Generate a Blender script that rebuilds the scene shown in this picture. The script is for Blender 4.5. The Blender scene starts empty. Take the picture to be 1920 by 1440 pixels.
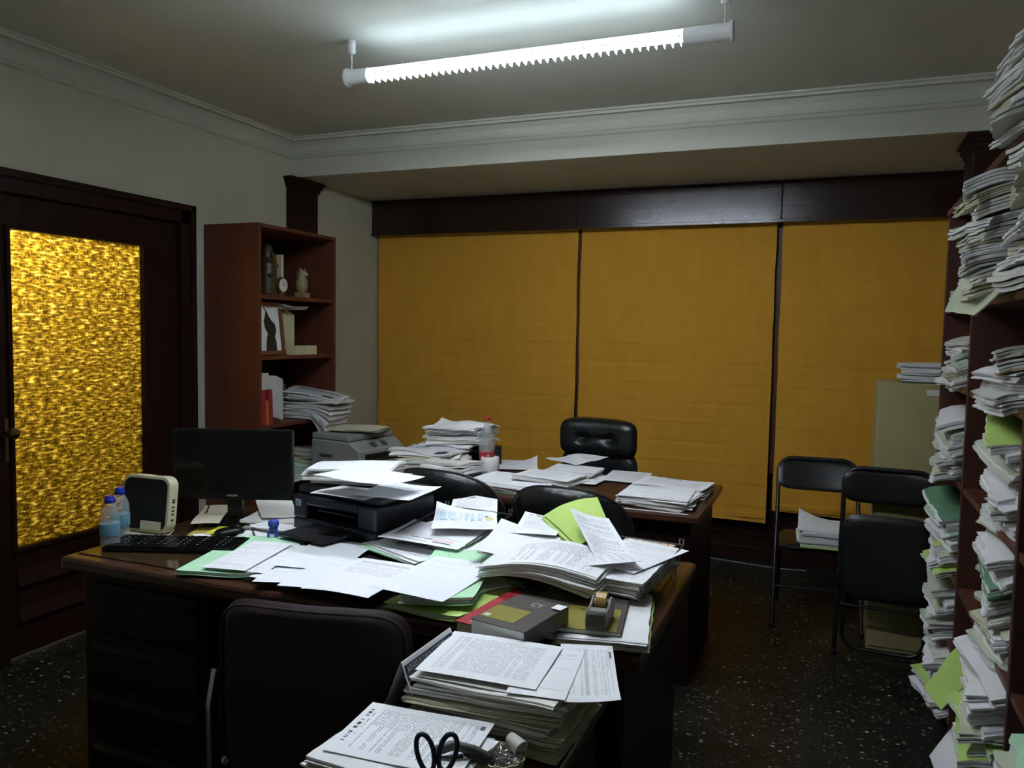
import bpy, math, random
from mathutils import Matrix, Vector, noise
PI = math.pi
scn = bpy.context.scene
COL = scn.collection
RND = random.Random(7)

# ------------------------------------------------------------------ camera frame
F_PX, CX, CY, EYE = 1477.0, 960.0, 720.0, 1.5
def _ray(px, py): return Vector((px-CX, -(py-CY), -F_PX))
_Y = _ray(1560, 631).normalized()
_X = -_ray(-2700, 555); _X = (_X - _Y*_X.dot(_Y)).normalized()
_Z = _X.cross(_Y)
ROT = Matrix((_X, _Y, _Z))
def az(px, py, z):
    d = ROT @ _ray(px, py); t = (z-EYE)/d.z
    return Vector((d.x*t, d.y*t, z))
def ay(px, py, y):
    d = ROT @ _ray(px, py); t = y/d.y
    return Vector((d.x*t, y, EYE+d.z*t))
def ax(px, py, x):
    d = ROT @ _ray(px, py); t = x/d.x
    return Vector((x, d.y*t, EYE+d.z*t))

# ------------------------------------------------------------------ materials
class NT:
    def __init__(s, name):
        s.m = bpy.data.materials.new(name); s.m.use_nodes = True
        s.t = s.m.node_tree; s.n = s.t.nodes; s.l = s.t.links
        s.b = s.n['Principled BSDF']; s.out = s.n['Material Output']
    def add(s, typ, **k):
        n = s.n.new(typ)
        for a, b in k.items(): setattr(n, a, b)
        return n
    def put(s, inp, v):
        if isinstance(v, bpy.types.NodeSocket): s.l.new(v, inp)
        else: inp.default_value = v
    def M(s, op, a, b=0.0, c=0.0):
        n = s.add('ShaderNodeMath', operation=op)
        s.put(n.inputs[0], a); s.put(n.inputs[1], b); s.put(n.inputs[2], c)
        return n.outputs[0]
    def comb(s, x, y, z=0.0):
        n = s.add('ShaderNodeCombineXYZ')
        for i, v in enumerate((x, y, z)): s.put(n.inputs[i], v)
        return n.outputs[0]
    def mix(s, f, a, b):
        n = s.add('ShaderNodeMix', data_type='RGBA')
        s.put(n.inputs[0], f); s.put(n.inputs[6], a if isinstance(a, bpy.types.NodeSocket) else (*a, 1)); s.put(n.inputs[7], b if isinstance(b, bpy.types.NodeSocket) else (*b, 1))
        return n.outputs[2]
    def noise(s, scale, vec=None, detail=3, rough=.5):
        n = s.add('ShaderNodeTexNoise'); n.inputs['Scale'].default_value = scale
        n.inputs['Detail'].default_value = detail; n.inputs['Roughness'].default_value = rough
        if vec is not None: s.l.new(vec, n.inputs['Vector'])
        return n.outputs[0]
    def pos(s, sx=1, sy=1, sz=1, kind='Object'):
        tc = s.add('ShaderNodeTexCoord'); mp = s.add('ShaderNodeMapping')
        mp.inputs['Scale'].default_value = (sx, sy, sz); s.l.new(tc.outputs[kind], mp.inputs['Vector'])
        return mp.outputs[0]
    def bump(s, h, strength=.3, dist=.01):
        n = s.add('ShaderNodeBump'); n.inputs['Strength'].default_value = strength; n.inputs['Distance'].default_value = dist
        s.l.new(h, n.inputs['Height']); s.l.new(n.outputs[0], s.b.inputs['Normal'])
    def base(s, v): s.put(s.b.inputs['Base Color'], v if isinstance(v, bpy.types.NodeSocket) else (*v, 1))

def plain(name, col, rough=.5, metal=0, spec=.5, var=.0, scale=20, bump=0, bscale=200, bdist=.002):
    t = NT(name); t.b.inputs['Roughness'].default_value = rough; t.b.inputs['Metallic'].default_value = metal
    t.b.inputs['Specular IOR Level'].default_value = spec
    if var:
        n = t.noise(scale, t.pos())
        lo = tuple(c*(1-var) for c in col); hi = tuple(min(1, c*(1+var)) for c in col)
        t.base(t.mix(n, lo, hi))
    else: t.base(col)
    if bump: t.bump(t.noise(bscale, t.pos(), 4), bump, bdist)
    return t.m

def wood(name, c1, c2, rough=.35, sx=1, sy=1, sz=1, coat=0, spec=.5):
    t = NT(name); v = t.pos(sx, sy, sz)
    n = t.noise(6, v, 6, .6); n2 = t.noise(40, v, 4, .6)
    f = t.M('MULTIPLY_ADD', n2, .4, t.M('MULTIPLY', n, .6))
    f = t.M('MULTIPLY_ADD', f, 2.2, -.6)
    cl = t.add('ShaderNodeClamp'); t.l.new(f, cl.inputs[0])
    t.base(t.mix(cl.outputs[0], c1, c2)); t.b.inputs['Roughness'].default_value = rough
    t.b.inputs['Coat Weight'].default_value = coat; t.b.inputs['Coat Roughness'].default_value = .12
    t.b.inputs['Specular IOR Level'].default_value = spec
    t.bump(n2, .03, .002)
    return t.m

def page(name, base=(.83, .84, .86), lines=42, ink=.55, blank=.2, margin=(.1, .1, .08, .08), short=.25, blocks=(), seed=0.0, words=True):
    """a printed sheet: text lines across u, running down v"""
    t = NT(name); tc = t.add('ShaderNodeTexCoord'); sp = t.add('ShaderNodeSeparateXYZ'); t.l.new(tc.outputs['UV'], sp.inputs[0])
    u, v = sp.outputs[0], sp.outputs[1]
    vn = t.M('MULTIPLY', v, float(lines)); row = t.M('FLOOR', vn); fr = t.M('FRACT', vn)
    band = t.M('MULTIPLY', t.M('GREATER_THAN', fr, .3), t.M('LESS_THAN', fr, .72))
    wn = t.add('ShaderNodeTexWhiteNoise', noise_dimensions='1D'); t.l.new(t.M('ADD', row, seed+.5), wn.inputs['W'])
    w2 = t.add('ShaderNodeTexWhiteNoise', noise_dimensions='1D'); t.l.new(t.M('ADD', row, seed+77.5), w2.inputs['W'])
    nb = t.M('GREATER_THAN', wn.outputs[0], blank)
    maxu = t.M('SUBTRACT', 1-margin[1], t.M('MULTIPLY', t.M('LESS_THAN', w2.outputs[0], short), .45))
    inu = t.M('MULTIPLY', t.M('GREATER_THAN', u, margin[0]), t.M('LESS_THAN', u, maxu))
    inv = t.M('MULTIPLY', t.M('GREATER_THAN', v, margin[2]), t.M('LESS_THAN', v, 1-margin[3]))
    nz = t.noise(1, t.comb(t.M('MULTIPLY', u, 45.), t.M('MULTIPLY', row, 7.31), seed), 1)
    wd = t.M('GREATER_THAN', nz, .44)
    f = t.M('MULTIPLY', t.M('MULTIPLY', band, nb), t.M('MULTIPLY', inu, t.M('MULTIPLY', inv, wd)))
    f = t.M('MULTIPLY', f, ink)
    c = t.mix(f, base, (.03, .03, .04))
    for (u0, v0, u1, v1, col, stripes) in blocks:
        b = t.M('MULTIPLY', t.M('MULTIPLY', t.M('GREATER_THAN', u, u0), t.M('LESS_THAN', u, u1)), t.M('MULTIPLY', t.M('GREATER_THAN', v, v0), t.M('LESS_THAN', v, v1)))
        if stripes:
            q = t.add('ShaderNodeTexWhiteNoise', noise_dimensions='1D')
            t.l.new(t.M('FLOOR', t.M('MULTIPLY', v if stripes > 0 else u, float(abs(stripes)))), q.inputs['W'])
            b = t.M('MULTIPLY', b, t.M('GREATER_THAN', q.outputs[0], .45))
        c = t.mix(b, c, col)
    t.base(c); t.b.inputs['Roughness'].default_value = .6; t.b.inputs['Specular IOR Level'].default_value = .25
    return t.m

MAT = {}
MAT['paint'] = plain('wall_paint', (.55, .55, .42), .85, spec=.2, var=.06, scale=3, bump=.12, bscale=60, bdist=.003)
MAT['ceil'] = plain('ceiling_paint', (.56, .56, .47), .85, spec=.2, var=.04, scale=2, bump=.08, bscale=60, bdist=.003)
MAT['wood'] = wood('dark_wood', (.014, .0055, .004), (.032, .011, .008), .42, 3, 3, .5, 0, .18)
MAT['woodh'] = wood('dark_wood_horizontal', (.014, .0055, .004), (.034, .012, .008), .24, .6, 3, 3, .15, .45)
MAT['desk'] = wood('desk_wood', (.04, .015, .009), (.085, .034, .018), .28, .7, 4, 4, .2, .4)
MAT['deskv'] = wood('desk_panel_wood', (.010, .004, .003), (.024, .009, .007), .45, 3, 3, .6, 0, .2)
MAT['case'] = wood('reddish_wood', (.085, .022, .012), (.155, .045, .022), .45, 3, 3, .5)
MAT['shelf'] = wood('shelf_wood', (.05, .017, .012), (.10, .034, .024), .45, 3, 3, .5)
MAT['shelfh'] = wood('shelf_board_wood', (.07, .022, .013), (.15, .05, .028), .4, 3, .6, 3)
MAT['blk'] = plain('black_plastic', (.004, .0045, .005), .3, spec=.35)
MAT['blkm'] = plain('matt_black_plastic', (.010, .010, .011), .55, spec=.4, bump=.1, bscale=900, bdist=.0005)
MAT['navy'] = plain('printer_black_plastic', (.012, .015, .022), .35, spec=.5)
MAT['leather'] = plain('black_leather', (.010, .012, .012), .32, spec=.6, bump=.35, bscale=28, bdist=.012)
MAT['vinyl'] = plain('black_vinyl', (.008, .008, .008), .38, spec=.5, bump=.1, bscale=200)
MAT['brown'] = plain('dark_brown_cloth', (.026, .016, .016), .6, spec=.3, var=.2, scale=60, bump=.3, bscale=400, bdist=.001)
MAT['chrome'] = plain('chrome', (.6, .6, .6), .2, 1)
MAT['steel'] = plain('wire_steel', (.30, .31, .33), .28, 1)
MAT['brass'] = plain('brass', (.35, .24, .10), .35, 1)
MAT['white'] = plain('white_plastic', (.72, .72, .70), .4)
MAT['cream'] = plain('cream_plastic', (.58, .55, .36), .4)
MAT['greyp'] = plain('grey_plastic', (.27, .29, .27), .5, var=.05)
MAT['greyd'] = plain('dark_grey_plastic', (.06, .065, .06), .45)
MAT['olive'] = plain('olive_painted_metal', (.40, .35, .16), .45, var=.06, scale=8)
MAT['blue'] = plain('blue_plastic', (.03, .06, .35), .3)
MAT['bcap'] = plain('blue_cap', (.01, .03, .40), .35)
MAT['rcap'] = plain('red_cap', (.45, .02, .02), .35)
MAT['red'] = plain('red_card', (.35, .02, .03), .45)
MAT['green'] = plain('green_folder', (.42, .62, .40), .6, spec=.25, var=.05)
MAT['mint'] = plain('mint_folder', (.47, .76, .50), .6, spec=.25, var=.04)
MAT['lime'] = plain('lime_folder', (.44, .62, .16), .55, spec=.3, var=.05)
MAT['dgreen'] = plain('dark_green_folder', (.12, .26, .15), .6, var=.1)
MAT['p'] = plain('white_paper', (.80, .80, .80), .7, spec=.2, var=.04, scale=9)
MAT['p2'] = plain('offwhite_paper', (.66, .65, .60), .7, spec=.2, var=.06, scale=9)
MAT['p3'] = plain('aged_paper', (.56, .53, .40), .75, spec=.15, var=.1, scale=9)
MAT['p4'] = plain('greenish_paper', (.54, .58, .42), .75, spec=.15, var=.1, scale=9)
MAT['manila'] = plain('manila_card', (.62, .44, .26), .6)
MAT['yellow'] = plain('yellow_paper', (.62, .60, .06), .6)
MAT['ochre'] = plain('ochre_envelope', (.42, .33, .08), .65)
MAT['lblue'] = plain('light_blue_card', (.12, .28, .38), .5)
MAT['navyc'] = plain('navy_card', (.015, .025, .06), .5)
MAT['bookg'] = plain('grey_brown_cover', (.075, .065, .055), .4)
MAT['booko'] = plain('olive_cover', (.25, .22, .035), .4)
MAT['tan'] = plain('tan_cover', (.42, .30, .13), .6, var=.1)
MAT['creamc'] = plain('cream_cover', (.55, .52, .32), .6, var=.08)
MAT['orange'] = plain('orange_cover', (.50, .20, .03), .5)
MAT['ivory'] = plain('carved_stone', (.26, .19, .10), .5, var=.5, scale=60, bump=.6, bscale=80, bdist=.004)
MAT['bronze'] = plain('dark_bronze', (.07, .05, .022), .35, .3, var=.5, scale=50, bump=.8, bscale=60, bdist=.006)
MAT['mahog'] = plain('mahogany_frame', (.16, .055, .025), .35)
MAT['ink'] = plain('black_ink', (.012, .012, .012), .5)
MAT['lw'] = plain('white_lettering', (.6, .6, .6), .5)
MAT['peg'] = plain('peg_wood', (.42, .33, .17), .6, var=.15)
MAT['tape'] = plain('amber_tape', (.42, .24, .06), .25)
MAT['gum'] = plain('grey_rubber', (.16, .16, .14), .5)
MAT['tissue'] = plain('tissue_paper', (.74, .73, .68), .85, spec=.1, bump=.4, bscale=120, bdist=.002)
MAT['floor'] = None
def mk_floor():
    t = NT('terrazzo_floor'); v0 = t.pos(1, 1.35, 1)
    nd = t.add('ShaderNodeTexNoise'); nd.inputs['Scale'].default_value = 55; nd.inputs['Detail'].default_value = 2; t.l.new(v0, nd.inputs['Vector'])
    vm = t.add('ShaderNodeVectorMath', operation='MULTIPLY_ADD'); vm.inputs[1].default_value = (.022, .022, 0); t.l.new(nd.outputs['Color'], vm.inputs[0]); t.l.new(v0, vm.inputs[2]); v = vm.outputs[0]
    def chips(scale, thr, keep):
        vo = t.add('ShaderNodeTexVoronoi'); vo.inputs['Scale'].default_value = scale; t.l.new(v, vo.inputs['Vector'])
        sp = t.add('ShaderNodeSeparateColor'); t.l.new(vo.outputs['Color'], sp.inputs[0])
        return t.M('MULTIPLY', t.M('LESS_THAN', vo.outputs['Distance'], thr), t.M('GREATER_THAN', sp.outputs[0], keep)), sp.outputs[1]
    a, ra = chips(40, .27, .86); b, rb = chips(60, .36, .72); c, rc = chips(55, .42, .55)
    n = t.noise(2.5, v, 4)
    base = t.mix(n, (.006, .006, .005), (.018, .017, .012))
    base = t.mix(t.M('MULTIPLY', c, .5), base, (.035, .032, .022))
    base = t.mix(t.M('MULTIPLY', b, t.M('MULTIPLY', rb, .75)), base, (.20, .19, .15))
    base = t.mix(t.M('MULTIPLY', a, t.M('MULTIPLY_ADD', ra, .85, .15)), base, (.50, .48, .40))
    t.base(base); t.b.inputs['Roughness'].default_value = .42; t.b.inputs['Specular IOR Level'].default_value = .22
    return t.m
MAT['floor'] = mk_floor()
def mk_blind():
    t = NT('amber_blind_fabric'); v = t.pos(3, 1, 1)
    n = t.noise(5, v, 4); w = t.noise(500, t.pos(1, 1, .4), 2)
    t.base(t.mix(n, (.70, .335, .036), (.82, .425, .052))); t.b.inputs['Roughness'].default_value = .85
    t.b.inputs['Specular IOR Level'].default_value = .15; t.bump(w, .25, .001)
    return t.m
MAT['blind'] = mk_blind()
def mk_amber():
    t = NT('amber_patterned_glass_painted_glints')
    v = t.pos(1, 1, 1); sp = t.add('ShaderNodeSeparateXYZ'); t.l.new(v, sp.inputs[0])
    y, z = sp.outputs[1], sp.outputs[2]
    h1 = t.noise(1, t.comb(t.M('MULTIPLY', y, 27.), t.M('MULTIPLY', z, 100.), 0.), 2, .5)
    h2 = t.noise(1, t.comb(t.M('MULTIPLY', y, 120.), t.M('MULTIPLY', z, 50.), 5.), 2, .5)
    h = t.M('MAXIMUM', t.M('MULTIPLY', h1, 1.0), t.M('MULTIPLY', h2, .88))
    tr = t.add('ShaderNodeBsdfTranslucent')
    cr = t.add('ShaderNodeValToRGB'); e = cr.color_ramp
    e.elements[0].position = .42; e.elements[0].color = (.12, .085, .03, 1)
    e.elements[1].position = .72; e.elements[1].color = (1, .97, .62, 1)  # ramp puts the sparkle of refracted light into the colour, palest for glints
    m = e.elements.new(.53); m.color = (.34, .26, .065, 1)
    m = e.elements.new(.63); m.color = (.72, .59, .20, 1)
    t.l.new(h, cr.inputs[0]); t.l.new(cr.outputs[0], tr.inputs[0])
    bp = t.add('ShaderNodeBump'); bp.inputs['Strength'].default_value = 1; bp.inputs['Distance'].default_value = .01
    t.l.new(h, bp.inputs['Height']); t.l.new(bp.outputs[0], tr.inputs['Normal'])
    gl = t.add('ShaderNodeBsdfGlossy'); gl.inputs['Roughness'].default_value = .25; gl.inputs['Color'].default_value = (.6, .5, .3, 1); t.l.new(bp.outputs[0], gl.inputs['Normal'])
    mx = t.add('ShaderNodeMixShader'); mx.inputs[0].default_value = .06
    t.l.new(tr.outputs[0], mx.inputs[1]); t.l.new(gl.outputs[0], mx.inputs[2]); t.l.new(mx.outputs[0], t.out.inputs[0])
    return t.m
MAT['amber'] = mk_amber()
def mk_glass(name, col, rough=.05, alpha=.25):
    t = NT(name); t.base(col); t.b.inputs['Roughness'].default_value = rough; t.b.inputs['Alpha'].default_value = alpha
    t.b.inputs['Specular IOR Level'].default_value = 1.0
    return t.m
MAT['pet'] = mk_glass('clear_bottle_plastic', (.55, .60, .60), .08, .30)
MAT['petb'] = mk_glass('cola_bottle_plastic', (.45, .47, .47), .1, .38)
MAT['water'] = mk_glass('water', (.5, .55, .55), .03, .18)
MAT['cola'] = plain('cola_drink', (.03, .012, .01), .2)
def emit(name, col, s):
    t = NT(name); t.b.inputs['Emission Color'].default_value = (*col, 1); t.b.inputs['Emission Strength'].default_value = s; t.base((.8, .8, .8))
    return t.m
TUBE = (.81, .89, 1.0)
MAT['tube'] = emit('lit_tube', TUBE, 26)
MAT['cover'] = emit('glowing_tube_shield', (.62, .80, 1.0), 2.2)  # weak bluish glow for the added shield, tints the ceiling above
MAT['tube2'] = emit('lit_tube_near', TUBE, 30)
K = (.03, .03, .04)
MAT['pgA'] = page('printed_letter', lines=44, blank=.22)
MAT['pgB'] = page('printed_court_letter', lines=50, blank=.18, seed=11, ink=.6, margin=(.1, .12, .08, .14), blocks=((.14, .925, .80, .955, (.05, .05, .06), -70), (.2, .895, .7, .905, (.3, .3, .3), -40), (.07, .04, .18, .075, (.12, .12, .13), -20)))
MAT['pgC'] = page('sparse_letter', lines=36, blank=.72, seed=23, ink=.35, short=.6)
MAT['pgD'] = page('dense_letter', lines=62, blank=.06, seed=31, ink=.5, short=.05, margin=(.1, .12, .12, .1))
MAT['pgE'] = page('bank_statement', lines=34, blank=.6, seed=41, ink=.3, blocks=((.14, .12, .36, .16, (.05, .06, .09), 0), (.42, .12, .9, .135, (.10, .12, .15), 0), (.14, .2, .5, .26, (.72, .45, .48), 0), (.42, .24, .7, .29, (.3, .33, .38), -14), (.14, .34, .9, .35, (.08, .09, .12), 0), (.3, .44, .9, .452, (.08, .09, .12), 0)))
MAT['pgF'] = page('blue_table_sheet', lines=30, blank=.3, seed=51, ink=.2, blocks=((.06, .25, .80, .55, (.55, .68, .74), -60), (.06, .55, .80, .62, (.35, .48, .55), -50), (.82, .46, .94, .62, (.72, .66, .30), 0), (.80, .4, .86, .46, (.06, .14, .25), 0)))
MAT['pgG'] = page('logo_letter', lines=40, blank=.35, seed=61, ink=.45, blocks=((.06, .05, .30, .09, (.1, .1, .12), -16), (.10, .5, .9, .56, (.55, .56, .58), 0)))
MAT['pgH'] = page('text_with_header', lines=46, blank=.3, seed=71, ink=.55, blocks=((.10, .05, .2, .09, (.1, .1, .1), -12), (.3, .05, .52, .12, (.05, .05, .05), 12)))
MAT['pgJ'] = page('letter_with_top_block', lines=46, blank=.1, seed=85, ink=.4, margin=(.1, .12, .08, .52), blocks=((.10, .10, .9, .13, (.5, .5, .54), 0),))
MAT['pgBlank'] = page('nearly_blank_sheet', base=(.80, .83, .87), lines=40, blank=.75, seed=81, ink=.28, short=.5, margin=(.1, .35, .06, .5))
MAT['news'] = page('news_print', base=(.62, .63, .64), lines=30, blank=.4, seed=91, ink=.5, blocks=((.1, .2, .9, .26, (.03, .04, .06), 0), (.1, .3, .4, .33, (.05, .06, .08), 0), (.7, .7, .9, .9, (.04, .04, .05), 0)))
MAT['screen'] = plain('dark_screen', (.002, .0025, .0025), .2, spec=.35)

# ------------------------------------------------------------------ mesh builder
class B:
    def __init__(s): s.v = []; s.f = []; s.m = []; s.uv = []
    def _add(s, vs, fs, m=0, uvs=None, M4=None):
        o = len(s.v)
        s.v += [tuple(M4 @ Vector(p)) for p in vs] if M4 is not None else [tuple(p) for p in vs]
        for i, f in enumerate(fs):
            s.f.append(tuple(o+k for k in f)); s.m.append(m if isinstance(m, int) else m[i])
            s.uv.append([uvs[k] for k in f] if uvs else [(0, 0)]*len(f))
        return s
    def box(s, x0, x1, y0, y1, z0, z1, m=0, M4=None):
        vs = [(x, y, z) for z in (z0, z1) for y in (y0, y1) for x in (x0, x1)]
        fs = [(0, 2, 3, 1), (4, 5, 7, 6), (0, 1, 5, 4), (2, 6, 7, 3), (0, 4, 6, 2), (1, 3, 7, 5)]
        return s._add(vs, fs, m, None, M4)
    def cyl(s, p0, p1, r0, r1=None, n=12, m=0, caps=True):
        r1 = r0 if r1 is None else r1; p0 = Vector(p0); p1 = Vector(p1); d = (p1-p0).normalized()
        a = d.orthogonal().normalized(); b = d.cross(a); vs = []
        for p, r in ((p0, r0), (p1, r1)):
            for i in range(n):
                t = 2*PI*i/n; vs.append(p+a*math.cos(t)*r+b*math.sin(t)*r)
        fs = [(i, (i+1) % n, n+(i+1) % n, n+i) for i in range(n)]
        if caps: fs += [tuple(reversed(range(n))), tuple(range(n, 2*n))]
        return s._add(vs, fs, m)
    def tube(s, pts, r, n=8, m=0, closed=False):
        pts = [Vector(p) for p in pts]; N = len(pts); vs = []; prev = None
        for i, p in enumerate(pts):
            if closed: d = (pts[(i+1) % N]-pts[i-1])
            else: d = (pts[min(i+1, N-1)]-pts[max(i-1, 0)])
            d.normalize()
            a = d.orthogonal().normalized() if prev is None else (prev-d*prev.dot(d))
            if a.length < 1e-5: a = d.orthogonal()
            a.normalize(); prev = a; b = d.cross(a)
            for k in range(n):
                t = 2*PI*k/n; vs.append(p+a*math.cos(t)*r+b*math.sin(t)*r)
        fs = []
        for i in range(N if closed else N-1):
            j = (i+1) % N
            for k in range(n): fs.append((i*n+k, i*n+(k+1) % n, j*n+(k+1) % n, j*n+k))
        if not closed: fs += [tuple(reversed(range(n))), tuple(range((N-1)*n, N*n))]
        return s._add(vs, fs, m)
    def lathe(s, prof, c=(0, 0, 0), n=24, m=0, M4=None):
        vs = []; P = len(prof)
        for r, z in prof:
            for k in range(n):
                t = 2*PI*k/n; vs.append((c[0]+r*math.cos(t), c[1]+r*math.sin(t), c[2]+z))
        fs = [(i*n+k, i*n+(k+1) % n, (i+1)*n+(k+1) % n, (i+1)*n+k) for i in range(P-1) for k in range(n)]
        fs += [tuple(reversed(range(n))), tuple(range((P-1)*n, P*n))]
        return s._add(vs, fs, m, None, M4)
    def prism(s, out, h0, h1, m=0, M4=None):
        n = len(out); vs = [(x, y, h0) for x, y in out]+[(x, y, h1) for x, y in out]
        fs = [(i, (i+1) % n, n+(i+1) % n, n+i) for i in range(n)]+[tuple(reversed(range(n))), tuple(range(n, 2*n))]
        return s._add(vs, fs, m, None, M4)
    def pillow(s, w, h, t, n=4.5, k=5, f=None, m=0, nt=48, nr=10, M4=None):
        """padded slab in local x (w) / z (h), thickness along y"""
        vs = []; rings = [((i+1)/nr)**.7 for i in range(nr)]
        def sc(a): return math.copysign(abs(math.cos(a))**(2/n), math.cos(a)), math.copysign(abs(math.sin(a))**(2/n), math.sin(a))
        g = f or (lambda p: p); fs = []
        for sgn in (-1, 1):
            o = len(vs); vs.append(g((0, sgn*t/2, 0)))
            for ri, r in enumerate(rings):
                th = t/2*(max(0, 1-r**k))**.5
                for j in range(nt):
                    c, q = sc(2*PI*j/nt); vs.append(g((c*r*w/2, sgn*th, q*r*h/2)))
            for j in range(nt):
                a, b_ = o+1+j, o+1+(j+1) % nt
                fs.append((o, a, b_) if sgn < 0 else (o, b_, a))
                for ri in range(nr-1):
                    q0, q1 = o+1+ri*nt+j, o+1+ri*nt+(j+1) % nt
                    fc = (q0, q0+nt, q1+nt, q1); fs.append(fc if sgn < 0 else fc[::-1])
        return s._add(vs, fs, m, None, M4)
    def layer(s, w, d, z0, th, nx=8, ny=8, f=None, mt=0, ms=0, M4=None, flip=False, sgnuv=0):
        """one sheet or slab lying flat, w in x, d in y"""
        vs = []; uv = []
        for lay in (0, 1):
            for j in range(ny+1):
                for i in range(nx+1):
                    u, v = i/nx, j/ny; x, y = (u-.5)*w, (v-.5)*d; dx = dy = dz = 0
                    if f: dx, dy, dz = f(u, v, x, y)
                    vs.append((x+dx, y+dy, z0+dz+lay*th))
                    uv.append(((u, 1-v), (1-u, v), (v, u), (1-v, 1-u))[sgnuv])
        W = nx+1; T = W*(ny+1); fs = []; ms_ = []
        for j in range(ny):
            for i in range(nx):
                a = j*W+i
                fs.append((a, a+W, a+W+1, a+1)); ms_.append(ms)
                fs.append((T+a, T+a+1, T+a+W+1, T+a+W)); ms_.append(mt)
        for i in range(nx):
            fs.append((i, i+1, T+i+1, T+i)); a = ny*W+i; fs.append((a+1, a, T+a, T+a+1)); ms_ += [ms, ms]
        for j in range(ny):
            a = j*W; fs.append((a+W, a, T+a, T+a+W)); a = j*W+nx; fs.append((a, a+W, T+a+W, T+a)); ms_ += [ms, ms]
        return s._add(vs, fs, ms_, uv, M4)
    def build(s, name, mats, parent=None, loc=(0, 0, 0), rz=0, smooth=False, bev=0, rot=None):
        me = bpy.data.meshes.new(name); me.from_pydata(s.v, [], s.f)
        if not isinstance(mats, (list, tuple)): mats = [mats]
        for q in mats: me.materials.append(MAT[q] if isinstance(q, str) else q)
        me.polygons.foreach_set('material_index', s.m)
        ul = me.uv_layers.new(name='UVMap'); flat = [c for f in s.uv for p in f for c in p]
        ul.data.foreach_set('uv', flat)
        if smooth: me.polygons.foreach_set('use_smooth', [True]*len(me.polygons))
        me.update()
        if smooth: me.set_sharp_from_angle(angle=math.radians(50))
        o = bpy.data.objects.new(name, me); COL.objects.link(o)
        if parent: o.parent = parent
        o.location = loc; o.rotation_euler = rot if rot else (0, 0, rz)
        if bev:
            b = o.modifiers.new('bevel', 'BEVEL'); b.width = bev; b.segments = 2; b.limit_method = 'ANGLE'
        return o

def tag(o, label=None, cat=None, group=None, kind=None):
    if label: o['label'] = label
    if cat: o['category'] = cat
    if group: o['group'] = group
    if kind: o['kind'] = kind
    return o
def thing(name, label, cat, loc=(0, 0, 0), rz=0, group=None, rot=None):
    o = bpy.data.objects.new(name, None); COL.objects.link(o); o.empty_display_size = .05
    o.location = loc; o.rotation_euler = rot if rot else (0, 0, rz)
    return tag(o, label, cat, group)
def _wc(): 
    for o in bpy.data.objects:
        if 'label' in o and len(o['label'].split()) > 16: print('LONG', o['label'])
def struct(o): o['kind'] = 'structure'; return o
def text(name, s, mat, parent, w, h, M4, extr=.0003):
    cu = bpy.data.curves.new(name, 'FONT'); cu.body = s; cu.extrude = extr; cu.align_x = 'CENTER'; cu.align_y = 'CENTER'; cu.resolution_u = 3
    to = bpy.data.objects.new('tmp', cu); COL.objects.link(to); bpy.context.view_layer.update()
    me = bpy.data.meshes.new_from_object(to.evaluated_get(bpy.context.evaluated_depsgraph_get()))
    xs = [v.co.x for v in me.vertices]; ys = [v.co.y for v in me.vertices]
    bw, bh = max(xs)-min(xs), max(ys)-min(ys); mx, my = (max(xs)+min(xs))/2, (max(ys)+min(ys))/2
    for v in me.vertices: v.co = Vector(((v.co.x-mx)*w/bw, (v.co.y-my)*h/bh, v.co.z))
    bpy.data.objects.remove(to); me.materials.clear(); me.materials.append(MAT[mat]); me.name = name
    o = bpy.data.objects.new(name, me); COL.objects.link(o); o.parent = parent; o.matrix_local = M4
    return o
def T(x, y, z): return Matrix.Translation((x, y, z))
def R(a, ax_): return Matrix.Rotation(a, 4, ax_)

# ------------------------------------------------------------------ paper
def wavef(amp, seed, w, d, lifts=(), rag=0.0, arch=0.0, archx=0.0, droop=0.0):
    """height of a limp sheet: soft waves, lifted corners, ragged edge"""
    def f(u, v, x, y):
        z = amp*(noise.noise((x*6+seed, y*6, seed*.37))+.5)
        z += arch*math.sin(PI*v)+archx*math.sin(PI*u)
        for (cu_, cv_, hgt, rad) in lifts:
            q = max(0, 1-math.hypot((u-cu_)*w, (v-cv_)*d)/rad); z += hgt*q*q
        if droop: z -= droop*max(0, .38-u)**2*6
        dx = dy = 0
        if rag and (u in (0, 1) or v in (0, 1)):
            dx = rag*noise.noise((x*40, y*40, seed)); dy = rag*noise.noise((x*40+9, y*40, seed+5))
        return dx, dy, z
    return f
def quad(q, z):
    p = [az(a, b, z) for a, b in q]; c = (p[0]+p[1]+p[2]+p[3])/4
    e = (p[1]-p[0])+(p[2]-p[3]); g = (p[3]-p[0])+(p[2]-p[1])
    ang = math.atan2(e.y, e.x)
    # average of the two edge directions, squared up
    ang2 = math.atan2(g.y, g.x)-PI/2
    dlt = (ang2-ang+PI) % (2*PI)-PI; ang += dlt/2
    return c, ang, e.length/2, g.length/2
def sheet(label, q, z, mat='pgA', amp=.003, lifts=(), uv=0, seed=None, group=None, name='paper_sheet', cat='paper', th=.0005, arch=0, archx=0, back='p', n=12, size=None):
    c, ang, w, d = quad(q, z)
    if size: w, d = size
    elif w > d: w, d = min(w, .30), min(d, .215)
    else: w, d = min(w, .215), min(d, .30)
    seed = seed if seed is not None else RND.random()*50
    b = B().layer(w, d, 0, th, n, n, wavef(amp, seed, w, d, lifts, 0, arch, archx), 0, 1, sgnuv=uv)
    o = b.build(name, [mat, back], None, (c.x, c.y, z), ang, smooth=True)
    return tag(o, label, cat, group)
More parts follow.
